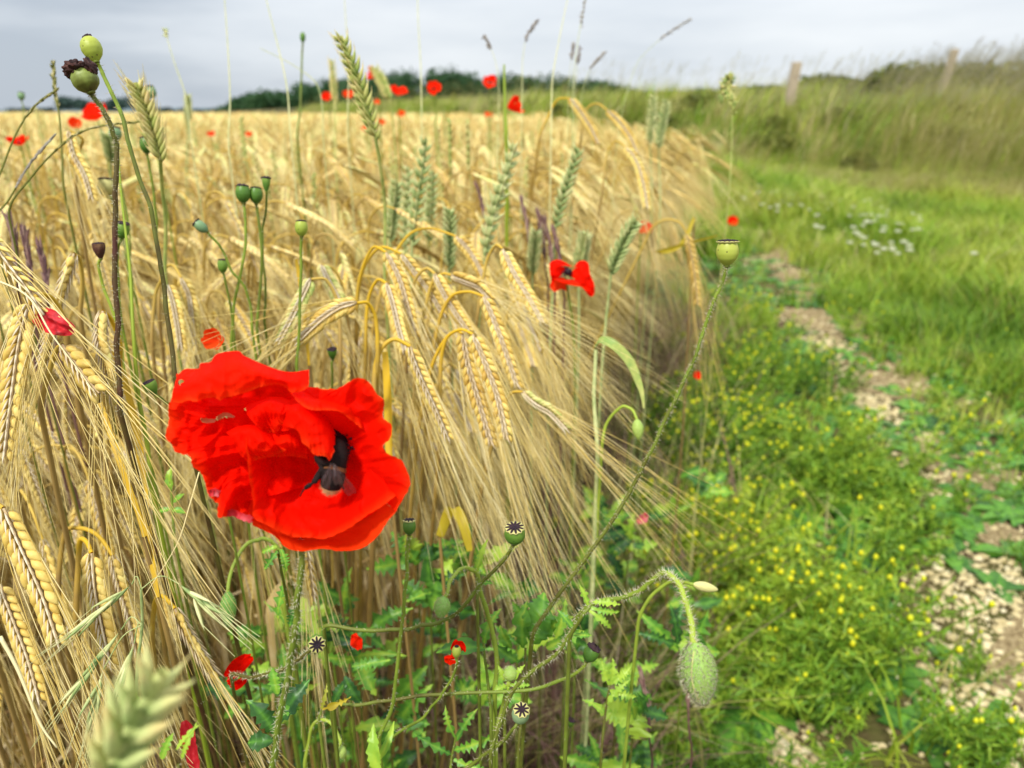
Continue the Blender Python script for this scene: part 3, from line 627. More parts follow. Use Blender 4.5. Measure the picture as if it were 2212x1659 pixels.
# continuous top of the far crop; nearer, a low dark sheet painting shaded gaps
g = G(); ys = np.concatenate([np.linspace(5, 30, 90), np.geomspace(31, 590, 50)]); A = []
for y in ys:
    r = edge(y)-.35; l = -.8*y-3; xs = l+(r-l)*np.linspace(0, 1, 120); zz = (.46 if y < 18 else .60)+.05*np.sin(xs*9+y*5)*np.cos(y*7-xs*3)+.03*np.sin(xs*23)+(.10 if y > 25 else .0); zz[-1] = .05
    if y == ys[0]: zz = zz*0+.3
    A.append(np.stack([xs, xs*0+y, zz], 1))
g.grid(np.array(A)[:, ::-1], 5, .5); arrs.append(list(g.arr()))
M['canopy'] = mat('crop_canopy', [(.20, .12, .02), (.46, .32, .08), (.64, .50, .18), (.38, .38, .10)], .8, nscale=3, nmix=.35, bump=.05, bscale=25, stretch=(1, .35, 1))
for a in arrs: pass
tag(mk('barley_field', *joinarr(arrs), BM+[M['canopy'], M['wheat_y']]), 'dense ripe golden barley crop stretching to the horizon', 'barley field', kind='stuff')

# ---------------------------------------------------------------- barley ears picked out in the photograph
def stem_down(pts3, base_off=(0, .03, 0), z=0.0):
    b = np.array(pts3[0]); g0 = np.array([b[0]+base_off[0], b[1]+base_off[1], z]); mid = b*.5+g0*.5+[0, 0, .0]; return [g0, mid]+list(pts3)
def hero_barley(label, stem, ear, ds, de, col='straw', tint=.5, n=13, awnL=.14, bias=(0, 0, -.4), face=.0, width=1.0, seed=0, off=(-.09, .12, 0), spread=.065, name='barley_plant', grain='grain', sr=.0011, awn='awn', leaf=None):
    """stem, ear: photo points; ds, de: distances at their ends; the ear starts where the stem ends"""
    q = np.random.default_rng(900+seed); dd = np.linspace(ds[0], ds[1], len(stem)); S = [P(u, v, d) for (u, v), d in zip(stem, dd)]
    de_ = np.linspace(ds[1], de, len(ear)+1)[1:]; E = [S[-1]]+[P(u, v, d) for (u, v), d in zip(ear, de_)]
    full = stem_down(S, off); sm = seg(full, 7); ns_ = len(sm); org = full[0]; t = thing(name, label, 'barley', org, 'barley plants of the crop')
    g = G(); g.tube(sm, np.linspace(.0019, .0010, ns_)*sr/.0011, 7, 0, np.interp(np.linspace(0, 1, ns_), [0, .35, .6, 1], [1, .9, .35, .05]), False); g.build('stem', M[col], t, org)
    E = np.array(E); ax = nrm(E[-1]-E[0]); side = nrm(np.cross(ax, FWD)); side = nrm(side*math.cos(face)+np.cross(ax, side)*math.sin(face))
    Ls = np.linalg.norm(np.diff(E, axis=0), axis=1).sum(); k = Ls/(n*.0068)
    b3 = RIGHT*bias[0]+FWD*bias[1]+np.array([0, 0, 1.])*bias[2]
    gr, aw = ear_geo(E, side, q, n, awnL, b3, hw=.0022*width, gl=.0105*min(max(k, .8), 1.25)*width**.5, gw=.00205*width, spread=spread, awn_r=.00024)
    ti = tint
    gr.build('ear', [M[grain], M['chaff']], t, org); aw.build('awns', M[awn], t, org)
    if leaf:
        L_ = np.array([P(*a) for a in leaf[0]]); g = G(); sm = smooth(L_, 20); g.ribbon(sm, leaf[1]*np.sin(np.pi*np.linspace(.12, .97, 20))**.5, leaf[2] if len(leaf) > 2 else None, 0, .5, .3); g.build('leaf', M[leaf[3] if len(leaf) > 3 else 'leafy'], t, org)
    return t
HB_ = hero_barley
R_ = (.45, -.1, -.35)
HB_('large plump ear hanging vertically at the left photo edge, grains in clear herringbone', [(150, 760), (138, 690), (113, 645), (85, 636), (62, 658)], [(42, 740), (25, 860), (10, 985)], (.42, .385), .375, 'amber', awnL=.10, bias=(.05, 0, -.5), width=1.12, seed=1, n=14)
HB_('pale ear seen edge-on behind the red wilted petal, hanging down from the upper left', [(175, 700), (178, 610), (172, 560), (160, 548)], [(140, 610), (118, 690), (92, 790)], (.47, .44), .43, awnL=.15, bias=(-.2, 0, -.3), face=1.2, seed=2)
HB_('narrow ear hanging beside the hairy poppy stem with its awns streaming straight down', [(260, 800), (258, 740), (240, 690), (222, 672)], [(218, 730), (232, 790), (252, 860)], (.42, .39), .38, 'amber', awnL=.16, bias=(.15, 0, -.35), face=.8, seed=3)
HB_('broken short ear lying slanted with a few very plump grains above the yellow leaf', [(90, 900), (110, 790), (125, 752), (135, 745)], [(165, 785), (190, 820), (215, 850)], (.40, .37), .36, n=6, awnL=.14, bias=(.3, 0, -.3), width=1.25, face=.5, seed=4, spread=.2)
HB_('big golden ear in the lower left slanting down to the right, crossed by pale awns', [(-60, 1250), (-50, 1120), (-20, 1085), (8, 1098)], [(45, 1180), (90, 1280), (127, 1389)], (.40, .355), .35, awnL=.13, bias=(.2, 0, -.35), width=1.1, seed=5)
HB_('short fat ear hanging from a yellow hooked neck in the lower left', [(168, 1370), (170, 1200), (175, 1165), (188, 1172), (198, 1195)], [(205, 1270), (218, 1340), (238, 1430)], (.40, .38), .375, 'amber', awnL=.10, bias=(0, 0, -.4), width=1.05, seed=6, n=12)
HB_('darker golden ear right behind the short fat one, on an arching yellow neck', [(130, 1330), (140, 1150), (180, 1142), (215, 1160), (243, 1200)], [(262, 1260), (285, 1330), (300, 1400)], (.45, .43), .43, 'amber', awnL=.12, bias=(.2, 0, -.4), face=.7, seed=7)
HB_('brownish ear in shade at the lower left edge, cut by the photo edge', [(-70, 1400), (-60, 1290), (-30, 1255), (0, 1262)], [(30, 1340), (60, 1420), (85, 1510)], (.45, .42), .41, awnL=.12, bias=(.2, 0, -.4), seed=8)
HB_('small thin ear on a curved yellow neck right of the tall yellow leaf', [(330, 1400), (335, 1300), (352, 1288), (378, 1315)], [(400, 1360), (430, 1410), (462, 1460)], (.42, .40), .40, 'amber', n=9, awnL=.10, bias=(.2, 0, -.4), width=.8, face=.9, seed=9)
HB_('left ear of the hanging pair above the poppy, awns falling past the flower', [(770, 720), (775, 610), (805, 535), (835, 545)], [(862, 600), (880, 660), (896, 725)], (.60, .57), .56, 'amber', awnL=.16, bias=R_, seed=10)
HB_('ear just left of the hanging pair, its grains small and regular', [(790, 760), (795, 650), (815, 605), (836, 612)], [(850, 660), (862, 710), (876, 760)], (.57, .55), .54, 'amber', awnL=.17, bias=(.3, 0, -.4), seed=11)
HB_('long slanting ear with a yellow arched neck, ending right of the poppy flower', [(812, 1000), (808, 830), (820, 760), (850, 733), (886, 748)], [(912, 815), (942, 880), (970, 946)], (.50, .50), .50, 'amber', awnL=.17, bias=(.25, 0, -.45), face=.5, seed=12, sr=.0014)
HB_('ear slanting steeply to the right under the big yellow arch', [(770, 700), (782, 590), (820, 535), (868, 548)], [(900, 590), (930, 630), (960, 680)], (.64, .60), .60, 'amber', awnL=.16, bias=R_, face=.4, seed=13)
HB_('left of the two sharp ears hanging side by side in the middle of the photo', [(900, 960), (930, 800), (960, 735), (985, 715), (1000, 722)], [(1012, 790), (1035, 870), (1062, 962)], (.55, .53), .52, 'amber', awnL=.17, bias=(.25, 0, -.5), seed=14, n=14)
HB_('right of the two sharp side-by-side ears in mid photo, grains fat and pale', [(950, 960), (952, 790), (965, 730), (995, 712), (1022, 722)], [(1050, 790), (1075, 860), (1094, 950)], (.54, .52), .51, 'amber', awnL=.18, bias=(.35, 0, -.45), seed=15, n=14, width=1.05)
HB_('pale ear right above the sharp pair, slanting and tapering to a chaffy tip', [(930, 800), (950, 690), (975, 640), (1010, 630), (1045, 640)], [(1070, 700), (1092, 760), (1117, 836)], (.58, .56), .55, 'amber', awnL=.15, bias=(.3, 0, -.4), seed=16)
HB_('plump ear under the green wheat ears, herringbone grains, pointing at the small red flower', [(1030, 700), (1050, 570), (1070, 530), (1087, 538)], [(1110, 590), (1140, 640), (1172, 698)], (.63, .60), .59, awnL=.15, bias=(.3, 0, -.4), seed=17, width=1.08)
HB_('slanting ear hanging below the yellow arch between two others', [(880, 760), (895, 610), (920, 580), (940, 592)], [(965, 640), (990, 680), (1014, 715)], (.60, .58), .57, awnL=.18, bias=R_, face=.5, seed=18)
HB_('ear lying almost level with grains turned upward, right of the arches', [(900, 780), (930, 620), (955, 592), (975, 594)], [(1005, 605), (1035, 618), (1062, 645)], (.60, .58), .57, awnL=.15, bias=(.2, 0, -.5), face=.9, seed=19)
HB_('yellow-green ear low on the right of the crop with long fanned awns', [(1040, 1060), (1080, 900), (1105, 850), (1130, 846)], [(1155, 868), (1190, 890), (1225, 925)], (.55, .53), .52, awnL=.14, bias=(.2, 0, -.4), face=.7, seed=20, width=.9, grain='wheat_y')
HB_('yellow-green ear pointing down-left behind the tallest poppy stems', [(735, 820), (730, 660), (705, 605), (672, 603)], [(655, 640), (630, 690), (603, 740)], (.56, .54), .53, awnL=.16, bias=(-.3, 0, -.4), seed=21, grain='wheat_y')
HB_('brown shaded ear lying slanted down-left above the poppy petals', [(815, 800), (812, 690), (795, 655), (770, 655)], [(735, 665), (695, 690), (645, 735)], (.50, .48), .47, 'amber', awnL=.13, bias=(-.3, 0, -.4), seed=22)
HB_('unripe lemon-yellow ear just behind the brown slanted one', [(760, 800), (740, 620), (720, 580), (695, 572)], [(708, 600), (724, 630), (742, 665)], (.60, .58), .58, awnL=.14, bias=(.2, 0, -.4), seed=23, grain='wheat_y')
HB_('ear hanging at the head of the largest yellow arch over the green wheat', [(800, 760), (835, 590), (880, 510), (925, 493), (985, 510)], [(1015, 545), (1040, 590), (1055, 640)], (.70, .68), .68, 'amber', awnL=.16, bias=R_, seed=24)
HB_('golden ear at the top right corner of the crop with a bright yellow arched neck', [(1165, 300), (1185, 250), (1205, 215), (1232, 212)], [(1252, 240), (1275, 275), (1292, 310)], (1.02, 1.0), 1.0, 'amber', awnL=.15, bias=R_, seed=25, width=1.2)
HB_('golden ear beside the top right one, slightly lower and paler', [(1255, 300), (1268, 235), (1290, 224), (1312, 238)], [(1338, 265), (1360, 295), (1378, 335)], (1.05, 1.02), 1.02, 'straw', awnL=.16, bias=R_, seed=26, width=1.2)
HB_('ear hanging down the steep right end of the crop above the green weeds', [(1300, 420), (1312, 330), (1330, 305), (1352, 318)], [(1375, 350), (1390, 400), (1398, 450)], (1.0, .98), .97, 'straw', awnL=.16, bias=(.4, 0, -.5), seed=27, width=1.15)
HB_('pale ear with vertical awns under the capsule at the upper left', [(165, 420), (170, 330), (178, 300), (150, 282)], [(160, 330), (185, 380), (200, 430)], (.62, .60), .60, awnL=.14, bias=(.2, 0, -.4), seed=28)
HB_('thin ear at far left whose awns cross the wilted petal', [(-90, 560), (-70, 480), (-50, 470), (-30, 500)], [(10, 560), (55, 620), (95, 680)], (.40, .37), .36, n=8, awnL=.16, bias=(.2, 0, -.1), width=.55, seed=29, spread=.2)
HB_('plump ear hanging left of the tall poppy stems in the middle distance', [(330, 760), (335, 640), (350, 605), (362, 612)], [(375, 650), (385, 700), (392, 750)], (.60, .58), .58, awnL=.14, bias=(.1, 0, -.5), seed=30)
HB_('ear with a thin arched neck left of the small drooping capsule', [(345, 700), (350, 590), (372, 572), (392, 600)], [(410, 640), (418, 700), (424, 750)], (.62, .60), .60, awnL=.14, bias=(.1, 0, -.5), seed=31)
# extra fringe ears leaning out to the right over the weeds
q = np.random.default_rng(77)
lab = 'ripe barley plant of the fringe leaning right over the green weeds'
for i in range(16):
    u = q.uniform(940, 1170); v = 560+q.uniform(0, 380)*(1.15-(u-940)/400); d = .62+q.uniform(0, .35)
    du, dv_ = q.uniform(20, 70)*.6/d, q.uniform(80, 140)*.6/d
    HB_(lab, [(u-60, v+150), (u-40, v+10), (u-18, v-22), (u, v-10)], [(u+du*.4, v+dv_*.35), (u+du*.75, v+dv_*.7), (u+du, v+dv_)], (d+.02, d), d-.02, 'straw', awnL=.13, bias=(q.uniform(-.1, .4), 0, -q.uniform(.4, .9)), face=q.uniform(0, 1.2), seed=100+i)

# ---------------------------------------------------------------- green wheat ears
def wheat(label, stem, ear, ds, de, w=.0062, n=10, m='wheat', seed=0, awn=.006, off=(0, .05, 0), glume=1.0, face=.5):
    q = np.random.default_rng(1500+seed); dd = np.linspace(ds[0], ds[1], len(stem)); S = [P(u, v, d) for (u, v), d in zip(stem, dd)]
    E = [S[-1]]+[P(u, v, d) for (u, v), d in zip(ear, np.linspace(ds[1], de, len(ear)+1)[1:])]
    full = stem_down(S, off); org = full[0]; t = thing('wheat_plant', label, 'wheat', org, 'green wheat plants in the barley')
    g = G(); g.tube(seg(full, 6), .0014, 7, 0, .4, False); g.build('stem', M['wheat'] if m == 'wheat' else M['wheat_y'], t, org)
    e = smooth(np.array(E), 30); tt = tang(e); u_ = np.linspace(0, 1, 30); g = G(); aw = G(); g.tube(e, w*.3, 5, 0, .5, False)
    side0 = nrm(np.cross(e[-1]-e[0], FWD)); side0 = nrm(side0*math.cos(face)+np.cross(nrm(e[-1]-e[0]), side0)*math.sin(face))
    for k in range(n*2):
        s = (k+.4)/(n*2+.4); c = np.array([np.interp(s, u_, e[:, i]) for i in range(3)]); ta = nrm(np.array([np.interp(s, u_, tt[:, i]) for i in range(3)])); sg = 1 if k % 2 else -1
        sd_ = nrm(side0-ta*(side0@ta)); nn = np.cross(ta, sd_); f = (.75+.35*math.sin(math.pi*min(1, .12+s*.85)))*q.uniform(.92, 1.08)
        for j in (-1, 0, 1):     # three florets to a spikelet, pointed husks
            a = nrm(ta+sd_*sg*(.50 if j else .72)+nn*j*.5+q.normal(size=3)*.07); cc = c+sd_*sg*w*.35*f+nn*j*w*.42*f+a*w*.55
            g.spindle(cc, a, w*2.2*f*glume*q.uniform(.85, 1.12), w*.36*f, w*.30*f, nn, 7, 6, 0, np.array([.1, .35, .55, .6, .8, 1.])*.7+q.uniform(-.05, .3), [.3, .85, 1, .8, .45, .06])
            tip = cc+a*w*1.0*f; aw.tube([tip, tip+nrm(a+ta)*awn*q.uniform(.3, 1.1)], [.00035, .0001], 3, 0, .9, False)
    g.build('ear', M[m], t, org); aw.build('awn_points', M[m], t, org); return t
W = wheat
W('blurred pale green wheat ear very close to the camera at the bottom left', [(215, 2050), (200, 1800), (222, 1700)], [(262, 1610), (305, 1530), (352, 1452)], (.165, .160), .155, w=.0051, n=4, m='wheat_p', seed=1, awn=.004, off=(-.01, .02, 0), glume=1.15)
W('tall green-yellow wheat ear leaning left against the sky above the crop', [(832, 620), (832, 450), (825, 380), (812, 300)], [(790, 230), (765, 150), (735, 78)], (.66, .60), .58, w=.0052, n=12, m='wheat_y', seed=2)
W('thick pale wheat ear beside the small dark blurred capsule, upper left', [(360, 620), (358, 480), (350, 400), (346, 345)], [(330, 285), (312, 230), (291, 178)], (.58, .52), .50, w=.0056, n=11, m='wheat_y', seed=3, awn=.012)
W('small blurred yellowish wheat ear next to a red poppy on the skyline', [(860, 420), (852, 300), (842, 215)], [(830, 190), (820, 168), (808, 146)], (1.35, 1.3), 1.3, w=.0068, m='wheat_y', seed=4)
W('narrow upright wheat ear right in front of the wood', [(728, 400), (724, 300), (723, 222)], [(721, 190), (719, 160), (716, 130)], (1.3, 1.3), 1.3, w=.0050, m='wheat_y', seed=5)
for i, (s, e_, d, lab) in enumerate([
    ([(1030, 760), (1040, 640), (1047, 545)], [(1068, 450), (1092, 380), (1113, 312)], .72, 'largest blue-green wheat ear, leaning right in the middle of the barley'),
    ([(1188, 760), (1195, 600), (1200, 490)], [(1215, 430), (1235, 370), (1250, 320)], .80, 'blue-green wheat ear leaning right above the small open red poppy'),
    ([(885, 760), (888, 640), (890, 530)], [(900, 450), (912, 370), (920, 300)], .78, 'tall upright blue-green wheat ear left in the wheat cluster'),
    ([(850, 740), (846, 600), (842, 520)], [(848, 470), (853, 430), (856, 392)], .85, 'short blue-green wheat ear at the left end of the cluster'),
    ([(878, 740), (876, 620), (874, 545)], [(876, 470), (880, 420), (882, 360)], .90, 'blurred blue-green wheat ear behind the two upright ones'),
    ([(975, 760), (972, 650), (970, 580)], [(972, 530), (972, 490), (970, 452)], .75, 'short wheat ear behind the big yellow barley arch'),
    ([(935, 740), (930, 600), (926, 520)], [(928, 470), (932, 420), (935, 370)], .95, 'soft grey-green wheat ear between the upright ones and the arch'),
    ([(1150, 760), (1150, 640), (1150, 590)], [(1152, 560), (1155, 530), (1158, 500)], .80, 'small wheat ear left of the small open red poppy'),
    ([(1250, 760), (1250, 620), (1250, 580)], [(1255, 555), (1260, 530), (1263, 505)], .80, 'small wheat ear right behind the small open red poppy'),
    ([(1300, 800), (1312, 660), (1320, 590)], [(1335, 550), (1352, 512), (1375, 476)], .72, 'slim pale green wheat ear leaning right, alone at the edge of the crop'),
    ([(1408, 460), (1406, 350), (1403, 310)], [(1405, 280), (1408, 245), (1412, 208)], 1.25, 'left of the two blurred wheat ears standing at the right end of the crop'),
    ([(1425, 480), (1424, 350), (1422, 318)], [(1428, 280), (1434, 250), (1440, 218)], 1.2, 'right of the two blurred wheat ears standing at the right end of the crop'),
    ([(405, 420), (406, 300), (406, 262)], [(406, 245), (406, 225), (406, 205)], 1.5, 'small blurred wheat ear standing on the left skyline'),
    ([(240, 420), (240, 370), (240, 350)], [(238, 330), (235, 310), (230, 290)], .9, 'pale wheat ear behind the hairy brown stem')]):
    W(lab, s, e_, (d+.03, d), d-.02, w=.0058, n=10, seed=20+i, face=q.uniform(0, 1))

# ---------------------------------------------------------------- poppies
def hairs(g, p, r, n, L_=.0022, m=1, q=None, rad=.00016, back=0.0):
    q = q or np.random.default_rng(1); t, a, b = frames(p); k = len(p)
    for i in range(n):
        s = q.uniform(0, k-1.001); j = int(s); f = s-j; c = p[j]*(1-f)+p[j+1]*f; th = q.uniform(0, 6.283); d = nrm(a[j]*math.cos(th)+b[j]*math.sin(th)+t[j]*q.normal(back, .25)); rr = r[j] if np.ndim(r) else r
        Lh = L_*q.uniform(.5, 1.15); o = np.cross(d, t[j]); x = c+d*rr*.9
        g.add([x+o*rad, x-o*rad*.5+t[j]*rad*.9, x-o*rad*.5-t[j]*rad*.9, x+d*Lh], None, [[0, 1, 3], [1, 2, 3], [2, 0, 3]], m, q.uniform(.2, 1))
def stem_obj(t, org, pts, r0, r1, nh=0, m='stem', tint=.6, hl=.0022, name='stem', n=60, parent=None, seed=1):
    sm = seg(pts, 7); n = len(sm); r = np.linspace(r0, r1, n); q = np.random.default_rng(seed)
    sm = sm+np.stack([np.interp(np.arange(n), np.arange(0, n+5, 5), q.normal(0, 1, len(np.arange(0, n+5, 5)))) for _ in range(3)], 1)*.00035*(np.linspace(0, 1, n)[:, None]*(1-np.linspace(0, 1, n)[:, None])*4)
    g = G(); g.tube(sm, r*(1+.05*np.sin(np.arange(n)*1.3)), 8, 0, tint if np.ndim(tint) == 0 else np.interp(np.linspace(0, 1, n), np.linspace(0, 1, len(tint)), tint), False)
    if nh: hairs(g, sm, r, nh, hl, 1, q)
    return g.build(name, [M[m], M['hair']], parent or t, org)
def basis(ax):
    ax = nrm(ax); a = nrm(np.cross(ax, FWD if abs(ax@FWD) < .95 else RIGHT)); return ax, a, np.cross(ax, a)
PROF = {'round': ([0, .04, .12, .30, .50, .70, .86, .95, 1.0], [.22, .30, .55, .86, 1.0, 1.0, .92, .84, .80]),
        'oval': ([0, .03, .10, .28, .50, .70, .86, .95, 1.0], [.24, .28, .46, .80, 1.0, .98, .84, .66, .50]),
        'cone': ([0, .05, .15, .35, .55, .75, .90, 1.0], [.22, .30, .45, .70, .88, .98, 1.0, .98])}
def seedhead(label, c, d, w, h, ax, stem, ds, mt='cap_g', prof='round', cap='star', nh=0, rs=(.0012, .0009), tint=.5, seed=0, off=(0, .04, 0), capw=.92, stint=.6, rays=9, hl=.0027, leaves=(), sm='stem', nopeak=False):
    """c: photo centre of the capsule; w, h its width and height in photo px; ax: axis towards the cap"""
    q = np.random.default_rng(2000+seed); C_ = P(*c, d); W_ = w/FPX*d/2; Hh = h/FPX*d; ax, a, b = basis(D(*ax))
    dd = np.linspace(d+.002, ds, len(stem)); S = [C_-ax*Hh*.52]+[P(u, v, k) for (u, v), k in zip(stem, dd)]; low = S[-1]
    gnd = np.array([low[0]+off[0], low[1]+off[1], 0]); pts = [gnd, gnd*.5+low*.5]+S[::-1]; org = gnd
    t = thing('poppy_seedhead', label, 'poppy seed head', org, 'poppy seed heads')
    stem_obj(t, org, np.array(pts), rs[0]*.82, rs[1]*.86, nh, sm, stint, hl, seed=seed, n=80)
    z, r = PROF[prof]; zz = np.linspace(0, 1, 18); rr = np.interp(zz, z, r); th = np.arange(28)/28*2*math.pi
    ribs = 1+.018*np.cos(th*rays)[None, :]*np.sin(math.pi*zz)[:, None]; g = G(); o_ = C_-ax*Hh*.5
    V = o_+ax*(zz*Hh)[:, None, None]+(a*np.cos(th)[:, None]+b*np.sin(th)[:, None])[None]*(rr[:, None]*W_*ribs)[..., None]
    g.grid(V, 0, np.repeat((zz*.5+tint*.5), 28), None, True); g.rings(np.array([o_-ax*Hh*.06, o_-ax*Hh*.02, o_+ax*Hh*.04]), np.array([a*W_*.24, a*W_*.34, a*W_*.26]), np.array([b*W_*.24, b*W_*.34, b*W_*.26]), 12, 1, .4)
    for _ in range(3):
        pass
    cp = g.build('capsule', [M[mt], M['stem']], t, org); top = o_+ax*Hh; R0 = W_*capw*(rr[-1] if prof == 'oval' else 1)
    g = G(); nt_ = rays*6; th = np.arange(nt_)/nt_*2*math.pi; sc_ = 1+.07*np.cos(th*rays)
    if cap in ('star', 'flat'):
        rows = [(0, .55, 0), (.0, .9, 0), (.05, 1.0, 1), (.10, 1.0, 1), (.14, .85, 1), (.17, .45, 1), (.20, .02, 1)]
        V = top+np.array([[ax*(z_*W_-.02*W_)+(a*math.cos(x)+b*math.sin(x))*R0*r_*(sc_[i] if k_ else 1) for i, x in enumerate(th)] for z_, r_, k_ in rows])
        g.grid(V, 0 if cap == 'star' else 1, .6, None, True)
        for k in range(rays):
            x = k/rays*2*math.pi; rd = a*math.cos(x)+b*math.sin(x); tn = np.cross(ax, rd); p = np.array([top+ax*W_*.22+rd*R0*.03, top+ax*W_*.20+rd*R0*.45, top+ax*W_*.15+rd*R0*.82, top+ax*W_*.08+rd*R0*1.0]); rw = np.array([.13, .13, .12, .05])*R0
            g.rings(p, tn[None]*rw[:, None], ax[None]*rw[:, None]*.6, 6, 1, .3)
        g.spindle(top+ax*W_*.2, ax, W_*.25, R0*.26, R0*.26, a, 10, 4, 1, .2)
    elif cap == 'none': g.spindle(top, ax, W_*.3, R0*.8, R0*.8, a, 16, 5, 1, .5)
    else:   # shrivelled dark cap
        nr = 9; V = []
        for j in range(nr):
            s = j/(nr-1); row = []
            for i, x in enumerate(th):
                nz_ = mnoise.noise(Vector((math.cos(x)*1.6, math.sin(x)*1.6, s*2+seed))); r_ = (1.06 if j else .85)*math.cos(s*1.45)**.7*(1+.30*nz_+.08*math.cos(x*rays)); row.append(top+ax*W_*((.62 if cap == 'peak' else .42)*s+.18*nz_-.08)+(a*math.cos(x)+b*math.sin(x))*R0*r_)
            V.append(row)
        g.grid(np.array(V), 1, .4, None, True)
    g.build('stigma_cap', [M['cap_rim'], M['cap_dark']], cp, org)
    return t, org
SH = seedhead
SH('largest yellow-green capsule at top left with a dark cap, highest against the sky', (199, 108), .360, 43, 52, (-.30, .95, .1), [(214, 142), (225, 165), (242, 200), (262, 247), (277, 300), (300, 380), (322, 440), (333, 500), (345, 560), (353, 620), (362, 690), (372, 760), (382, 830)], .38, 'cap_y', 'oval', 'shrivel', 90, (.0016, .0011), .55, 1, stint=[.3, .3, .35, .5, .6, .9, .95], off=(.02, .06, 0), rays=10)
# withered capsule, its crown of brown dried petals
t, org = SH('withered brown-topped capsule at top left on a dark hairy stem', (186, 177), .335, 55, 47, (-.38, .92, .15), [(196, 202), (208, 218), (222, 238), (236, 262), (246, 290), (251, 320), (251, 380), (250, 430), (249, 480), (247, 560), (250, 640), (254, 700), (252, 760), (258, 840), (264, 900)], .36, 'cap_w', 'round', 'none', 700, (.0017, .0012), .35, 2, stint=[.15, .12, .1, .05, .15, .3, .45, .6], off=(.02, .06, 0), hl=.0018, capw=1.02)
C_ = P(186, 175, .335); ax, a, b = basis(D(-.38, .92, .15)); W_ = 57/FPX*.335/2; g = G(); lf_ = nrm(-RIGHT-ax*float(-RIGHT@ax)); fr_ = np.cross(ax, lf_)
for (o1, o2, o3, r1, r2, r3, sd3) in [(1.12, .42, .1, .80, .60, .80, 1), (.90, .0, .1, 1.05, .34, 1.05, 2), (.78, -.84, .1, .34, .66, .70, 3), (1.42, .25, -.1, .52, .36, .5, 4), (.80, .84, .1, .34, .42, .6, 5)]:
    cb = C_+(ax*o1+lf_*o2+fr_*o3)*W_*.95; V = np.zeros((15, 32, 3))
    for j in range(15):
        for i in range(32):
            ph, x = math.pi*(j+.02)/14.04, i/32*6.2832; d3 = (math.sin(ph)*math.cos(x), math.cos(ph), math.sin(ph)*math.sin(x)); nz_ = mnoise.noise(Vector(d3)*2.1+Vector((sd3*3, 0, 0))); n2 = abs(mnoise.noise(Vector(d3)*5+Vector((sd3, 5, 0)))); k3 = 1+.45*nz_-.45*n2
            V[j, i] = cb+(lf_*d3[0]*r1+ax*d3[1]*r2+fr_*d3[2]*r3)*W_*k3
    g.grid(V, 0, .35, None, True)
g.build('withered_petals', M['withered'], t, org)
SH('blurred green capsule half hidden behind the hairy brown stem', (249, 291), .60, 25, 27, (0, 1, .1), [(252, 330), (262, 400), (280, 500), (285, 600)], .62, 'cap_b', 'round', 'flat', 0, (.0014, .0011), seed=3)
SH('pale whitish green round head behind the hairy brown stem', (230, 407), .62, 34, 36, (0, 1, .1), [(240, 430), (262, 500), (280, 600), (285, 700)], .64, 'cap_rim', 'round', 'flat', 0, (.0016, .0012), seed=4)
SH('dark green capsule with a black cap touching the hairy stem at its right', (264, 500), .44, 27, 34, (.25, .95, .2), [(258, 525), (255, 540), (254, 600), (262, 700)], .46, 'cap_g', 'round', 'shrivel', 30, seed=5, tint=.3)
SH('brownish open capsule left of the hairy stem, aphids on its stalk', (215, 543), .42, 26, 32, (-.05, 1, .25), [(214, 566), (216, 590), (222, 618), (236, 655), (252, 700), (262, 760), (270, 820)], .44, 'withered', 'cone', 'flat', 60, seed=6, stint=.95)
SH('green capsule with a flat dark cap in front of the pale wheat ear', (316, 316), .55, 26, 32, (-.03, 1, .1), [(320, 340), (326, 380), (333, 420), (338, 470), (340, 520)], .57, 'cap_g', 'round', 'shrivel', 20, (.0014, .001), seed=7)
SH('small blurred dark capsule on the skyline right of the pale wheat ear', (327, 201), .80, 21, 24, (-.2, .95, .1), [(332, 225), (334, 260), (338, 320)], .82, 'cap_b', 'round', 'shrivel', 0, (.0014, .001), seed=8)
SH('left of the two dark green capsules standing side by side', (525, 421), .50, 31, 36, (-.02, 1, .12), [(527, 447), (532, 500), (528, 550), (518, 600), (508, 640), (502, 690), (500, 760)], .52, 'cap_g', 'round', 'shrivel', 60, (.0013, .0011), .35, seed=9, capw=.85)
SH('right of the two dark green capsules standing side by side', (553, 424), .505, 28, 33, (.02, 1, .12), [(555, 448), (562, 500), (565, 550), (563, 600), (560, 650), (556, 720)], .525, 'cap_g', 'round', 'flat', 60, (.0013, .0011), .35, seed=10, capw=.85)
SH('small narrow capsule with a pointed black cap right of the pair', (575, 400), .51, 18, 28, (.02, 1, .1), [(576, 425), (573, 465), (567, 510), (568, 560), (573, 610), (574, 650), (572, 700)], .53, 'cap_g', 'cone', 'peak', 50, (.0012, .0009), .35, seed=11, capw=1.15)
SH('small drooping capsule pointing up-left on a stem curving right', (436, 491), .48, 22, 30, (-.75, .6, .2), [(452, 507), (470, 525), (484, 548), (500, 585), (518, 605), (532, 625), (540, 660), (545, 720)], .51, 'cap_b', 'round', 'shrivel', 50, (.0012, .0009), seed=12)
SH('small green capsule below the side-by-side pair', (481, 576), .50, 21, 28, (.03, 1, .2), [(485, 598), (491, 630), (497, 660), (503, 700), (507, 750)], .52, 'cap_g', 'round', 'flat', 30, (.0011, .0009), seed=13)
SH('lime green capsule alone on a long straight stem left of centre', (651, 495), .45, 27, 32, (0, 1, .12), [(650, 520), (650, 560), (648, 620), (647, 680), (645, 740), (644, 800)], .47, 'cap_y', 'round', 'flat', 50, (.0012, .0010), .3, seed=14, capw=.85)
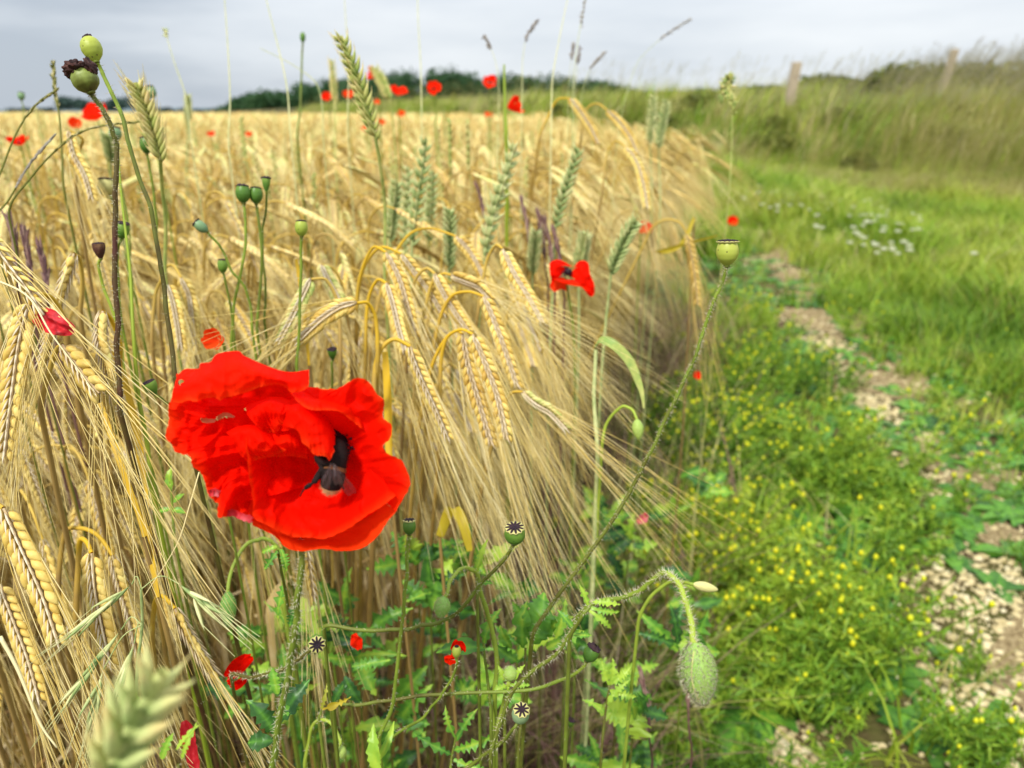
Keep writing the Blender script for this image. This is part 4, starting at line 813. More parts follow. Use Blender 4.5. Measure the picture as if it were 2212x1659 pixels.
SH('small dark capsule with a purple cap just above the big poppy petals', (718, 766), .52, 20, 26, (.05, .85, .5), [(717, 785), (717, 830), (712, 880)], .54, 'cap_g', 'cone', 'shrivel', 0, (.0011, .0009), seed=15, tint=.2)
SH('green goblet-shaped capsule tipped left beside the big poppy', (328, 839), .37, 30, 30, (-.35, .85, .35), [(344, 858), (360, 868), (385, 878), (420, 900), (470, 1000)], .40, 'cap_g', 'cone', 'flat', 0, (.0010, .0008), seed=16, tint=.45)
SH('small ribbed capsule right below the poppy on a straight bristly stem', (884, 1140), .34, 28, 32, (.02, 1, .15), [(882, 1165), (879, 1230), (876, 1290), (868, 1350), (862, 1420), (853, 1490), (845, 1540), (820, 1600)], .37, 'cap_g', 'round', 'star', 170, (.0013, .0009), .5, 17, capw=1.0, rays=8, hl=.0014)
SH('green capsule with a black star cap on a stem curving in from the left', (1112, 1157), .34, 45, 42, (-.02, .85, .50), [(1106, 1182), (1092, 1205), (1072, 1227), (1045, 1252), (1024, 1280), (1008, 1300), (985, 1325), (955, 1342), (920, 1352), (880, 1358), (830, 1362), (770, 1361), (700, 1358)], .38, 'cap_g', 'round', 'star', 260, (.0013, .0010), .6, 18, rays=11, hl=.0015)
SH('capsule facing the camera with a cream and black star, on a brown furry stem', (684, 1391), .35, 38, 36, (.28, .25, .92), [(668, 1406), (640, 1428), (612, 1444), (580, 1455), (540, 1463), (500, 1461)], .40, 'cap_g', 'round', 'star', 420, (.0012, .0011), .3, 19, rays=10, hl=.0024, stint=.2)
t, org = SH('tiny yellow-green capsule backed by two crumpled red petals', (986, 1409), .36, 20, 30, (.05, .95, .3), [(988, 1432), (978, 1460), (960, 1490), (940, 1520), (915, 1548), (880, 1570), (840, 1600), (800, 1650)], .40, 'cap_y', 'oval', 'flat', 90, (.0010, .0008), .3, 20)
SH('dark green capsule with a black cap tilted right, on a long stem from the left', (1275, 1414), .36, 33, 36, (.45, .85, .15), [(1262, 1438), (1240, 1455), (1205, 1472), (1160, 1488), (1110, 1494), (1040, 1496), (980, 1498), (910, 1504), (840, 1513), (780, 1522), (720, 1530)], .39, 'cap_g', 'round', 'shrivel', 260, (.0012, .0010), .25, 21, hl=.0013, stint=[.9, .4, .8, .95])
SH('pale blue-green capsule with a black star cap near the bottom edge', (1124, 1545), .34, 38, 46, (.1, .75, .62), [(1112, 1572), (1092, 1592), (1062, 1618), (1020, 1652), (960, 1700)], .38, 'cap_b', 'round', 'star', 80, (.0012, .0009), .5, 22, rays=9)
SH('big pale green capsule with striped cream and black lid, in front of the track', (1571, 549), .345, 47, 50, (-.02, .97, .22), [(1567, 585), (1560, 612), (1545, 645), (1533, 675), (1521, 712), (1508, 752), (1497, 785), (1478, 822), (1458, 868), (1432, 918), (1405, 975), (1383, 1020), (1355, 1068), (1310, 1140), (1265, 1205), (1225, 1262), (1190, 1310), (1150, 1380)], .40, 'cap_y', 'round', 'star', 900, (.0015, .0010), .75, 23, rays=13, hl=.0020, stint=[.55, .5, .55, .7, .8, .95], off=(-.03, .05, 0), capw=1.0)
SH('small dark capsule among orange leaves near the bottom, right of the pale one', (1232, 1563), .50, 17, 20, (.2, .9, .3), [(1228, 1590), (1222, 1640)], .52, 'cap_g', 'cone', 'shrivel', 0, (.0010, .0008), seed=24)
SH('tiny blurred capsule on the far left skyline', (46, 209), 1.0, 14, 16, (0, 1, 0), [(50, 230), (55, 290)], 1.0, 'cap_b', 'round', 'flat', 0, (.0010, .0008), seed=25)
SH('blurred green capsule with a slim stem against the sky left of the tall wheat ear', (654, 82), 1.0, 12, 22, (0, 1, 0), [(653, 110), (651, 170), (648, 240), (642, 300)], 1.0, 'cap_g', 'oval', 'flat', 0, (.0018, .0014), seed=26)

# buds
def bud(label, c, d, w, h, ax, stem, ds, nh=500, nsh=300, tint=.6, seed=0, off=(0, .04, 0), rs=(.0016, .0011), hl=.0024, mt='bud', seam=True, stint=.95, dots=False):
    q = np.random.default_rng(2500+seed); C_ = P(*c, d); W_ = w/FPX*d/2; Hh = h/FPX*d; ax, a, b = basis(D(*ax))    # ax points to the bud's tip
    S = [C_-ax*Hh*.47]+[P(u, v, k) for (u, v), k in zip(stem, np.linspace(d+.001, ds, len(stem)))]; low = S[-1]; gnd = np.array([low[0]+off[0], low[1]+off[1], 0]); org = gnd
    t = thing('poppy_bud', label, 'poppy bud', org, 'hanging poppy buds'); stem_obj(t, org, np.array([gnd, gnd*.5+low*.5]+S[::-1]), rs[0], rs[1], nsh, 'stem', stint, hl, seed=seed, n=90)
    zz = np.linspace(0, 1, 40); pr = np.maximum(np.sin(np.pi*zz**.92)**.62, 0)*(1-.10*zz); pr[0] = .22; pr[-1] = .03; th = np.arange(64)/64*6.2832; V = np.zeros((40, 64, 3)); g = G()
    for j in range(40):
        for i in range(64):
            bm = mnoise.noise(Vector((math.cos(th[i])*5, math.sin(th[i])*5, zz[j]*10+seed))); r_ = pr[j]*W_*(1+.045*bm)
            V[j, i] = C_+ax*(zz[j]-.5)*Hh+(a*math.cos(th[i])+b*math.sin(th[i]))*r_
    g.grid(V, 0, tint, None, True); o_ = C_-ax*Hh*.5
    for k in range(nh):
        z = q.uniform(.03, .97); x = q.uniform(0, 6.283); rd = a*math.cos(x)+b*math.sin(x); r_ = np.interp(z, zz, pr)*W_; pnt = o_+ax*z*Hh+rd*r_*.98; d_ = nrm(rd+ax*(.35+.5*(z-.5))+q.normal(size=3)*.15); Lh = hl*q.uniform(.5, 1.05)
        tn = np.cross(rd, ax); bs = W_*.028; g.add([pnt+tn*bs, pnt-tn*bs*.5+ax*bs*.8, pnt-tn*bs*.5-ax*bs*.8, pnt+d_*Lh*.35+ax*bs*.2+tn*bs*.3, pnt+d_*Lh*.35-tn*bs*.3, pnt+d_*Lh], None, [[0, 1, 3], [1, 2, 4], [1, 4, 3], [2, 0, 3], [2, 3, 4], [3, 4, 5]], 1, q.uniform(.2, 1))
    bo = g.build('bud', [M[mt], M['hair']], t, org)
    if seam:
        g = G(); x0 = 2.2 if ax[2] < 0 else 0; bs_ = [(z, math.pi*seam+.25*math.sin(z*3)) for z in np.linspace(.10, .93, 24)]
        g.tube([o_+ax*z*Hh+(a*math.cos(x)+b*math.sin(x))*(np.interp(z, zz, pr)*W_*1.03) for z, x in bs_], W_*.030, 6, 0, 1, True); g.build('seam', M['cap_rim'], bo, org)
    if dots:
        g = G()
        for k in range(26):
            z = q.uniform(.1, .9); x = q.uniform(0, 6.283); rd = a*math.cos(x)+b*math.sin(x); g.spindle(o_+ax*z*Hh+rd*np.interp(z, zz, pr)*W_*1.03, rd, .0005, .00022, .00022, ax, 6, 4, 0, .5)
        g.build('dark_specks', M['black'], bo, org)
    return t, org
bud('large hairy green poppy bud hanging at the lower right from a bristly hooked stem', (1510, 1455), .270, 79, 136, (.10, -1, .05), [(1497, 1384), (1494, 1350), (1486, 1315), (1476, 1283), (1464, 1256), (1448, 1240), (1430, 1240), (1412, 1252), (1392, 1270), (1368, 1283), (1335, 1294), (1300, 1298), (1272, 1308), (1250, 1330), (1232, 1365), (1212, 1400), (1185, 1425), (1150, 1450), (1110, 1490), (1085, 1550), (1060, 1640)], .36, 1500, 900, .55, 1, rs=(.0009, .0012), seam=.62, stint=[.35, .45, .6, .95, 1], dots=True, hl=.0026)
bud('plump green bud hanging from a hooked stem, centre bottom', (955, 1312), .36, 36, 48, (-.25, -.97, .1), [(966, 1284), (970, 1262), (980, 1245), (998, 1230), (1015, 1228), (1030, 1240), (1036, 1270), (1048, 1310), (1062, 1360), (1072, 1430), (1070, 1500)], .40, 300, 160, .6, 2, hl=.0018, rs=(.0014, .0009), seam=.9)
bud('dark green bud hanging behind straw awns at the lower left', (493, 1316), .42, 36, 76, (.03, -1, .05), [(492, 1276), (496, 1250), (506, 1220), (520, 1192), (540, 1172), (562, 1165), (585, 1168), (605, 1190), (612, 1240), (615, 1320)], .45, 300, 120, .0, 3, hl=.0020, rs=(.0014, .0010), seam=False)
bud('blurred green bud hanging among the awns right of the crop', (1378, 928), .52, 26, 46, (.1, -1, 0), [(1374, 902), (1364, 884), (1346, 878), (1328, 890), (1312, 915), (1300, 960)], .54, 60, 0, .9, 4, rs=(.0013, .0010), seam=False)
bud('small pale bud wrapped in curly green leaves at the bottom centre', (1102, 1454), .38, 34, 34, (.1, 1, .2), [(1098, 1480), (1085, 1530), (1070, 1600)], .41, 160, 60, .9, 5, hl=.0016, seam=False)
bud('blurred yellowish bud pointing right just above the large hairy bud', (1524, 1268), .42, 22, 56, (.97, -.22, 0), [(1490, 1261), (1470, 1258), (1440, 1262), (1405, 1290), (1380, 1340)], .45, 0, 0, 1.0, 6, rs=(.0012, .0010), seam=False, mt='cap_rim')
bud('blurred bud with a bent neck at the bottom left of centre', (738, 1625), .42, 22, 30, (.2, -1, 0), [(735, 1600), (722, 1570), (700, 1553), (680, 1560), (668, 1600), (660, 1660)], .44, 60, 60, 1.0, 7, rs=(.0012, .0009), seam=False)

# ---------------------------------------------------------------- lobed leaves and weeds
def leaf(g, base, d, up, Ls, Wd, q, lob=.5, curl=.5, m=0, tint=.5, nt_=7, twist=0):
    d = nrm(d); sd_ = nrm(np.cross(d, up)); up = np.cross(sd_, d); n = 44; s = np.linspace(0, 1, n); saw = np.abs(((s*nt_+.35*np.sin(s*8+q.uniform(0, 6))) % 1)-.15); saw = 1-np.clip(saw, 0, 1)
    w = Wd*np.sin(np.pi*np.clip(s*.93+.05, 0, 1)**.8)*((1-lob)+lob*saw**1.5); p = base+d*Ls*(s-curl*.22*s**3)[:, None]+up*Ls*(curl*(.35*s-.75*s**2))[:, None]+sd_*(twist*Ls*s**2)[:, None]
    cols = [-1, -.5, 0, .5, 1]; A = np.stack([p+sd_*(w*c)[:, None]+up*(abs(c)*.22*w+.06*w*np.sin(s*34+c*5))[:, None]+d*(abs(c)*w*.35)[:, None]+up*(.10*w*np.sin(s*13+2*c))[:, None] for c in cols], 1)
    g.grid(A, m, np.clip(tint+.30*(np.arange(5)[None]-2 == 0)+q.normal()*.08+.25*(s[:, None] > .86), 0, 1)*np.ones((n, 5))); pass
def weed(label, stem, leaves, seed=0, off=(0, .02, 0), col='leaf', name='leafy_weed', r=.0012, grp=None):
    """stem: (u, v, d) points from the bottom up; leaves: (u, v, d, du, dv, dz, length px, width px, tint, lob)"""
    q = np.random.default_rng(3000+seed); S = [P(*s) for s in stem]; gnd = np.array([S[0][0]+off[0], S[0][1]+off[1], 0]); t = thing(name, label, 'weed', gnd, grp)
    stem_obj(t, gnd, np.array([gnd]+S), r*.9, r*.5, 40, 'stem', .45, .0015, seed=seed, n=30)
    for (u, v, d, du, dv, dz, L_, W_, ti, lb) in leaves:
        g = G(); leaf(g, P(u, v, d), D(du, -dv, dz), D(q.uniform(-.5, .5), q.uniform(.2, .8), 1), L_/FPX*d, W_/FPX*d, q, lb, q.uniform(.2, .8), 0, ti, q.integers(4, 8), q.uniform(-.2, .2)); g.build('leaf', M[col], t, gnd)
    return t
WD = weed
WD('poppy leaves clasping the foot of the big poppy stem, bottom left', [(590, 1660, .33), (592, 1600, .33), (600, 1540, .33)], [(592, 1585, .325, -.35, -1, .2, 105, 24, .35, .5), (600, 1560, .33, .7, -1, .1, 120, 26, .15, .4), (590, 1600, .325, -.9, -.1, .3, 62, 22, .05, .3), (604, 1540, .33, .8, -.3, .2, 55, 12, .5, .5), (600, 1500, .34, -.2, -.9, 0, 60, 16, .7, .5)], 1)
WD('bright serrated leaf standing at the bottom edge left of centre', [(820, 1700, .32), (815, 1660, .32)], [(815, 1675, .32, -.05, -1, .1, 115, 19, .8, .35), (820, 1640, .33, .5, -1, 0, 90, 9, .9, .2)], 2)
WD('curly bright green leaves right of the close blurred wheat ear', [(390, 1690, .26), (385, 1650, .26)], [(380, 1620, .26, .7, -.8, .1, 75, 9, .75, .6), (392, 1640, .26, .5, -1, .2, 90, 9, .8, .7), (350, 1640, .27, .2, -1, 0, 60, 12, .8, .6), (300, 1560, .30, -.2, -1, .1, 70, 14, .7, .5)], 3)
WD('pointed leaf lying left of the red-backed capsule', [(1060, 1560, .40), (1050, 1450, .40), (1045, 1390, .40)], [(1050, 1400, .40, -1, -.12, .1, 118, 20, .3, .25), (1046, 1390, .40, .2, -1, .1, 90, 18, .5, .6)], 4)
WD('big clump of lobed poppy leaves right of the star-capped capsule', [(1120, 1640, .42), (1130, 1500, .42), (1135, 1400, .42)], [(1130, 1400, .42, -.1, -1, .1, 110, 24, .55, .6), (1150, 1390, .42, .35, -1, .2, 120, 40, .40, .35), (1165, 1380, .42, .7, -.8, .1, 95, 22, .55, .5), (1120, 1430, .42, -.8, -.5, .2, 80, 16, .4, .6), (1180, 1400, .42, .9, -.5, 0, 100, 20, .5, .6), (1200, 1380, .41, .3, -1, .1, 95, 16, .6, .5), (1140, 1360, .43, -.4, -1, 0, 70, 16, .6, .5), (1105, 1400, .42, -.6, -.9, .1, 60, 14, .5, .4)], 5)
WD('feathery bright lobed leaves below the hook of the large hairy bud', [(1230, 1400, .31), (1260, 1330, .30), (1275, 1310, .30)], [(1275, 1312, .30, .9, .25, .2, 72, 10, .9, .7), (1272, 1318, .30, .8, .55, .2, 76, 10, .9, .7), (1270, 1308, .30, -.3, -1, .1, 50, 10, .85, .6), (1280, 1300, .30, .9, .0, .3, 66, 11, .8, .8), (1240, 1360, .31, -.7, -.8, .1, 60, 11, .5, .6), (1235, 1370, .31, .9, .1, .1, 50, 9, .5, .6)], 6)
WD('curly green leaves around the small pale bud', [(1090, 1560, .38), (1095, 1490, .38)], [(1096, 1480, .38, -.8, .2, .3, 45, 10, .9, .7), (1100, 1480, .38, .8, -.1, .3, 50, 10, .9, .7), (1098, 1470, .38, -.6, -.8, .3, 45, 9, .85, .6), (1104, 1470, .38, .7, -.9, .3, 50, 9, .85, .6), (1096, 1480, .38, .1, .9, .2, 40, 9, .9, .7)], 7)
WD('pale green tuft of lobed leaves right of the tilted dark capsule', [(1300, 1640, .46), (1310, 1530, .46), (1318, 1480, .46)], [(1318, 1480, .46, .3, -1, .1, 62, 12, .95, .8), (1320, 1478, .46, .8, -.6, .2, 60, 12, .95, .8), (1316, 1480, .46, -.4, -.9, .1, 62, 11, .9, .8), (1320, 1490, .46, .8, .3, .2, 60, 12, .9, .8), (1310, 1520, .46, .6, -.9, .1, 80, 12, .85, .8), (1305, 1540, .46, -.6, -.6, .1, 60, 12, .7, .7)], 8)
WD('yellow lobed leaf lying left of the long reddish stem', [(690, 1560, .38), (694, 1535, .38)], [(694, 1532, .38, .35, -1, .1, 60, 7, .8, .8), (696, 1532, .38, 1, -.3, .1, 72, 9, .4, .8)], 9, col='leafy')
WD('small opposite-leaved green seedling left of the poppy flower rim', [(380, 1180, .44), (372, 1090, .44), (368, 1040, .44)], [(370, 1060, .44, -.1, -1, .1, 55, 12, .85, .3), (374, 1085, .44, .8, -.6, .2, 32, 7, .9, .2), (372, 1100, .44, .9, .1, .2, 34, 8, .8, .2), (370, 1100, .44, -.9, .1, .1, 30, 7, .8, .2)], 10)
WD('curly leaves hanging just under the poppy flower', [(622, 1330, .40), (610, 1240, .37), (600, 1190, .36)], [(600, 1190, .36, -.5, .7, .2, 52, 12, .6, .8), (606, 1186, .36, .4, .8, .1, 56, 12, .5, .8), (598, 1180, .36, -.6, .2, .2, 40, 10, .8, .8), (640, 1300, .38, -.2, 1, .1, 60, 14, .4, .8), (615, 1260, .40, -.3, 1, 0, 90, 16, .3, .85)], 11)
WD('upright narrow serrated leaf beside the curved stem right of centre', [(1030, 1300, .38), (1034, 1250, .38)], [(1030, 1236, .38, .2, -1, .1, 80, 9, .85, .5), (1036, 1260, .38, .9, -.2, .2, 32, 9, .7, .6)], 12)
WD('low leafy weed spreading at the bottom centre of the photo', [(970, 1700, .42), (975, 1640, .42), (985, 1590, .42)], [(985, 1595, .42, -.5, -1, .1, 80, 12, .6, .8), (985, 1600, .42, .5, -1, .1, 90, 14, .6, .8), (980, 1620, .42, .9, -.3, .2, 110, 16, .55, .8), (975, 1630, .42, -.9, -.5, .1, 110, 13, .5, .8), (980, 1640, .42, .8, .3, .3, 90, 14, .6, .8)], 13)
WD('broad leaf hanging dark green at the bottom left of the long stem', [(760, 1520, .44), (750, 1470, .44)], [(745, 1460, .44, .4, .9, .1, 80, 16, .2, .3), (760, 1440, .46, 1, -.2, .1, 90, 16, .6, .7), (750, 1470, .44, -.6, .8, .1, 70, 14, .1, .4)], 14)
# more weeds under the awns, one kind repeated
qq = np.random.default_rng(91); lbl = 'low green lobed-leaf weed in the undergrowth at the foot of the crop'
for i in range(46):
    if i < 34:
        u = qq.uniform(520, 1500); v = qq.uniform(1180, 1680); d = qq.uniform(.52, .85)
        if u > 1250: v = qq.uniform(1350, 1680)
    else: u = qq.uniform(1230, 1620); v = qq.uniform(1000, 1300); d = qq.uniform(.8, 1.2)
    c = P(u, v, d); hgt = c[2]
    if hgt < .04: c = P(u, v, d*.8)
    st = [(u+qq.uniform(-15, 15), v+90, d+.02), (u, v, d)]
    lv = [(u+qq.uniform(-8, 8), v+qq.uniform(-5, 60), d, qq.normal(), -qq.uniform(-.3, 1), qq.uniform(-.2, .6), qq.uniform(50, 135)*.6/d, qq.uniform(9, 30)*.6/d, qq.uniform(.1, .95), qq.uniform(.4, .85)) for _ in range(7)]
    WD(lbl, st, lv, 200+i, grp='undergrowth weeds')

# curled flag leaf on a green stem, right of the crop
t = thing('flag_leaf_plant', 'green stem with a broad pale leaf folded to a yellow tip beside the crop', 'grass', P(1290, 1000, .55)*[1, 1, 0], None); org = P(1290, 1000, .55)*[1, 1, 0]
stem_obj(t, org, np.array([org, P(1290, 1000, .55), P(1284, 860, .55), P(1287, 755, .55)]), .0018, .0014, 0, 'wheat', .5)
g = G(); p = seg([P(1286, 752, .55), P(1300, 736, .545), P(1322, 745, .54), P(1348, 770, .54), P(1362, 792, .54), P(1372, 815, .54), P(1383, 845, .54), P(1390, 882, .54)], 5); n_ = len(p); g.ribbon(p, .0042*np.sin(np.pi*np.linspace(.10, .97, n_))**.7, nrm(UP+RIGHT*.5+FWD*.5), 0, np.linspace(.0, .55, n_), .5); g.build('leaf', M['wheat_y'], t, org)
# loose yellow ribbon leaves of the crop
for i, (pts, w, lab) in enumerate([
    ([(238, 760, .40), (262, 800, .40), (285, 880, .395), (300, 950, .39), (308, 1020, .39), (318, 1120, .385), (332, 1230, .385), (342, 1290, .385)], .0021, 'long bright amber leaf blade running down the left beside the poppy'),
    ([(217, 870, .39), (232, 915, .385), (258, 990, .38), (282, 1060, .38), (300, 1110, .38), (312, 1160, .38)], .0017, 'amber leaf blade below the broken ear'),
    ([(640, 560, .55), (655, 650, .55), (662, 720, .55), (668, 790, .55)], .0016, 'thin yellow blade above the poppy petals'),
    ([(832, 760, .52), (838, 860, .52), (840, 960, .52), (845, 1060, .52)], .0028, 'wide amber blade right behind the poppy'),
    ([(1500, 470, .95), (1470, 530, .95), (1420, 545, .95), (1550, 510, .92)], .003, 'straw-coloured bent blade over the start of the track'),
    ([(950, 1160, .55), (975, 1100, .54), (1000, 1130, .53), (1015, 1190, .53)], .004, 'orange-yellow bent leaf low under the ears, centre')]):
    A = [P(*a) for a in pts]; sm = smooth(A, 24); b0 = sm[-1] if i < 4 else sm[0]; org = np.array([b0[0], b0[1], 0]); t = thing('leaf_blade', lab, 'leaf', org)
    g = G(); g.ribbon(sm, w*np.sin(np.pi*np.linspace(.15, .95, 24))**.4, RIGHT, 0, .3, .4); bl = g.build('blade', M['amber'] if i < 4 else M['leafy'], t, org)
    g = G(); g.tube(smooth([org, (org+b0)/2+[.01, 0, 0], b0], 12), .0013, 6, 0, .95, False); g.build('stem', M['straw'], t, org)

# ---------------------------------------------------------------- the big poppy
F0 = .262      # distance of the rim plane
def FZ(x, y, z, d=None): return P(329.2+x*.2844, 735.1+y*.2844, F0-z*.001)
def inside(pt, poly):
    x, y = pt; c = False; n = len(poly); j = n-1
    for i in range(n):
        if (poly[i][1] > y) != (poly[j][1] > y) and x < (poly[j][0]-poly[i][0])*(y-poly[i][1])/(poly[j][1]-poly[i][1])+poly[i][0]: c = not c
        j = i
    return c
def loft(curves, nu=70, nv=150, amp=1.2, fine=.35, rim=.8, seed=0, holes=(), ruf=0, rufn=14, tint=.5):
    """petal surface through curves (picture units, mm towards the viewer), crumpled along its normal; the last curve is the free rim"""
    C = np.array([smooth(c, nv) for c in curves]); k = len(C); out = np.zeros((nu, nv, 3))
    for j in range(nv): out[:, j] = smooth(C[:, j], nu)
    s = np.linspace(0, 1, nu)[:, None]; q_ = out.copy()
    for i in range(nu):
        for j in range(nv):
            x, y, z = out[i, j]; a = mnoise.noise(Vector((x*.0045+seed*7, y*.0045, seed))); b_ = mnoise.noise(Vector((x*.014+seed*3, y*.014, seed+4))); f = i/(nu-1)
            ang = j/(nv-1); c_ = mnoise.noise(Vector((ang*rufn*1.0+seed, f*1.3, seed+8))); c2 = mnoise.noise(Vector((ang*rufn*3+seed, f*2.2, seed+9)))
            cr_ = abs(mnoise.noise(Vector((x*.0075+seed*5, y*.0075, seed+20)))); cr2 = abs(mnoise.noise(Vector((x*.02+seed, y*.02, seed+30))))
            q_[i, j, 2] += .16*f*mnoise.noise(Vector((ang*rufn*8, f*.8, seed+40)))+amp*1.4*(.22-cr_)*2*(.3+f)+fine*.35*(.2-cr2)*2+amp*2.2*a+fine*3.2*b_+(.5+f)*f*ruf*2.2*c_+f*ruf*.7*c2
            q_[i, j, 0] += (b_*6+rim*7*f**4*c2)*f; q_[i, j, 1] += (a*6+rim*9*f**4*mnoise.noise(Vector((ang*rufn*4+3, seed, 1))))*f
    W_ = np.array([[FZ(*q_[i, j]) for j in range(nv)] for i in range(nu)]); keep = np.ones((nu-1, nv-1), bool)
    for poly in holes:
        for i in range(nu-1):
            for j in range(nv-1):
                if inside((q_[i, j, 0], q_[i, j, 1]), poly): keep[i, j] = False
    return W_, keep
fl_c = FZ(1180, 980, -22)
stem_px = [(652, 1186, .275), (652, 1215, .275), (649, 1262, .277), (645, 1300, .279), (640, 1345, .283), (635, 1385, .287), (628, 1430, .293), (620, 1468, .298), (608, 1520, .305), (600, 1570, .312), (594, 1620, .318), (588, 1680, .325)]
S = [FZ(1180, 1000, -33), FZ(1150, 1300, -31), P(650, 1165, .276)]+[P(*s) for s in stem_px]; low = S[-1]; org = np.array([low[0]-.01, low[1]+.03, 0])
FL = thing('poppy_flower', 'large wide open crumpled red poppy in the foreground with a bumblebee in it', 'poppy', org)
stem_obj(FL, org, np.array([org, (org+low)/2+[.006, 0, 0]]+S[::-1]), .0014, .00110, 520, 'stem', [.5, .5, .45, .4, .45], .0026, n=110, seed=50)
pp = M['petal']
def petal(curves, **k):
    ti = k.pop('tint', .5); W_, keep = loft(curves, **k); g = G(); nu_, nv_ = W_.shape[:2]; g.grid(W_, 0, np.clip(ti-.12+np.linspace(0, 1, nu_)[:, None]**7*.5+np.zeros((nu_, nv_)), 0, 1), keep); return g.build('petal', pp, FL, org)  # tint rises at the rim: light through the thin edge, painted in
HOLE = [(362, 588), (430, 592), (485, 598), (500, 572), (545, 545), (590, 552), (632, 580), (600, 592), (545, 598), (505, 612), (470, 626), (385, 628)]
HOLE2 = [(704, 508), (758, 512), (740, 535), (712, 558), (700, 540)]; HOLE3 = [(195, 300), (235, 295), (245, 318), (215, 345), (190, 335)]; HOLE4 = [(445, 1150), (480, 1130), (500, 1160), (470, 1185), (440, 1180)]
# broad back petal closing the bowl, tinted dark as shade in its depth
cc_ = (1230, 930); rim_ = [(215, 330), (420, 215), (620, 150), (880, 260), (1100, 300), (1280, 420), (1500, 370), (1660, 430), (1710, 600), (1740, 780), (1830, 980), (1800, 1200), (1560, 1380), (1250, 1470), (900, 1400), (560, 1300), (450, 1130), (330, 930), (190, 760), (160, 560), (215, 330)]
petal([[(cc_[0]+(x-cc_[0])*f, cc_[1]+(y-cc_[1])*f, z) for x, y in rim_] for f, z in ((.002, -29), (.35, -27), (.7, -20), (1, -10))], seed=12, amp=1.4, fine=.6, ruf=.9, rim=.5, nu=70, nv=200, holes=[HOLE, HOLE2, HOLE3], tint=.2)
# back petal whose rim shows along the bottom right, its lit orange painted as tint
petal([[(900, 900, -22), (1000, 1000, -23), (1180, 1050, -24), (1350, 1020, -24), (1500, 900, -22)],
       [(740, 1250, -12), (960, 1400, -14), (1200, 1450, -15), (1500, 1380, -14), (1720, 1180, -11)],
       [(760, 1405, -5), (930, 1490, -4), (1010, 1572, -3), (1130, 1602, -2), (1290, 1584, -1), (1420, 1596, 0), (1570, 1586, 1), (1690, 1510, 2), (1790, 1370, 2), (1850, 1300, 1)]], seed=1, amp=.5, fine=.25, ruf=.6, rim=.6, rufn=9, tint=.8)
# left petal, broad and crumpled, torn near its top
petal([[(1120, 430, -12), (1060, 560, -15), (1040, 700, -17), (1060, 820, -18), (1100, 900, -18), (1150, 1000, -18), (1200, 1100, -16)],
       [(760, 430, -5), (740, 540, -4), (700, 660, -7), (740, 800, -8), (800, 920, -10), (860, 1040, -9), (900, 1180, -6)],
       [(430, 430, -3), (400, 560, 1), (400, 700, -3), (450, 830, 2), (560, 980, -4), (600, 1100, 1), (700, 1240, -2)],
       [(190, 250, -4), (150, 420, -2), (118, 510, 0), (125, 600, 2), (100, 735, 3), (150, 790, 1), (180, 850, 1), (290, 880, 4), (300, 950, 3), (370, 1010, 1), (400, 1090, 2), (430, 1180, 2), (495, 1240, 0), (497, 1342, 2), (570, 1335, 3), (640, 1310, 2), (760, 1350, 0)]],
      seed=2, amp=2.3, fine=.5, ruf=1.5, rim=1.3, rufn=16, holes=[HOLE, HOLE2, HOLE3, HOLE4], nu=110, nv=220)
# right petal, cupped, curled at its top
petal([[(1250, 1010, -19), (1290, 950, -20), (1330, 860, -20), (1330, 780, -19), (1300, 700, -18), (1220, 600, -16), (1120, 480, -12)],
       [(1600, 1180, -9), (1610, 1080, -11), (1560, 920, -13), (1480, 760, -14), (1420, 660, -12), (1330, 560, -9), (1150, 440, -6)],
       [(1760, 1230, -1), (1780, 1090, -4), (1700, 900, -4), (1640, 740, -6), (1560, 600, -4), (1400, 500, 1), (1120, 400, 1)],
       [(1850, 1300, 5), (1905, 1200, 6), (1962, 1085, 7), (1905, 930, 5), (1850, 890, 4), (1772, 850, 2), (1752, 800, 2), (1805, 740, 3), (1818, 645, 3), (1755, 590, 2), (1758, 470, 3), (1725, 420, 4), (1650, 320, 4), (1610, 295, 4), (1550, 286, 4), (1480, 320, 3), (1420, 360, 2), (1330, 372, 1), (1240, 362, 0), (1140, 350, -2)]],
      seed=3, amp=1.5, fine=.35, ruf=1.3, rim=1.0, rufn=13, nu=90, nv=190)
# forward flap at the top of the right petal
petal([[(1070, 340, 0), (1180, 390, -2), (1300, 430, -2), (1430, 450, -3), (1550, 470, -6)],
       [(1050, 400, 4), (1150, 450, 5), (1280, 480, 5), (1400, 500, 3), (1560, 520, -3)],
       [(1055, 405, 5), (1110, 470, 7), (1170, 515, 8), (1230, 530, 8), (1330, 530, 6), (1420, 540, 4), (1500, 600, 1), (1600, 680, -4)]], seed=4, amp=.4, fine=.25, ruf=.5, rim=.6, nu=40, nv=90, tint=.75)
# bottom petal, the bowl the bee sits in
petal([[(1020, 700, -16), (1000, 850, -19), (1100, 980, -21), (1250, 1020, -22), (1400, 1010, -21), (1500, 900, -19), (1500, 780, -17)],
       [(850, 700, -9), (840, 950, -10), (950, 1100, -12), (1200, 1200, -14), (1450, 1180, -13), (1600, 1060, -11), (1640, 900, -10)],
       [(760, 720, -2), (770, 1000, -1), (830, 1200, -3), (1100, 1350, -6), (1400, 1330, -5), (1640, 1200, -4), (1750, 1060, -5)],
       [(712, 690, 3), (716, 860, 5), (738, 1050, 5), (765, 1250, 3), (770, 1352, 2), (900, 1415, 3), (1040, 1488, 4), (1160, 1498, 3), (1300, 1508, 4), (1420, 1460, 5), (1520, 1410, 6), (1640, 1320, 6), (1740, 1262, 6), (1850, 1180, 5)]],
      seed=5, amp=1.3, fine=.35, ruf=1.1, rim=.7, rufn=12, nu=90, nv=190)
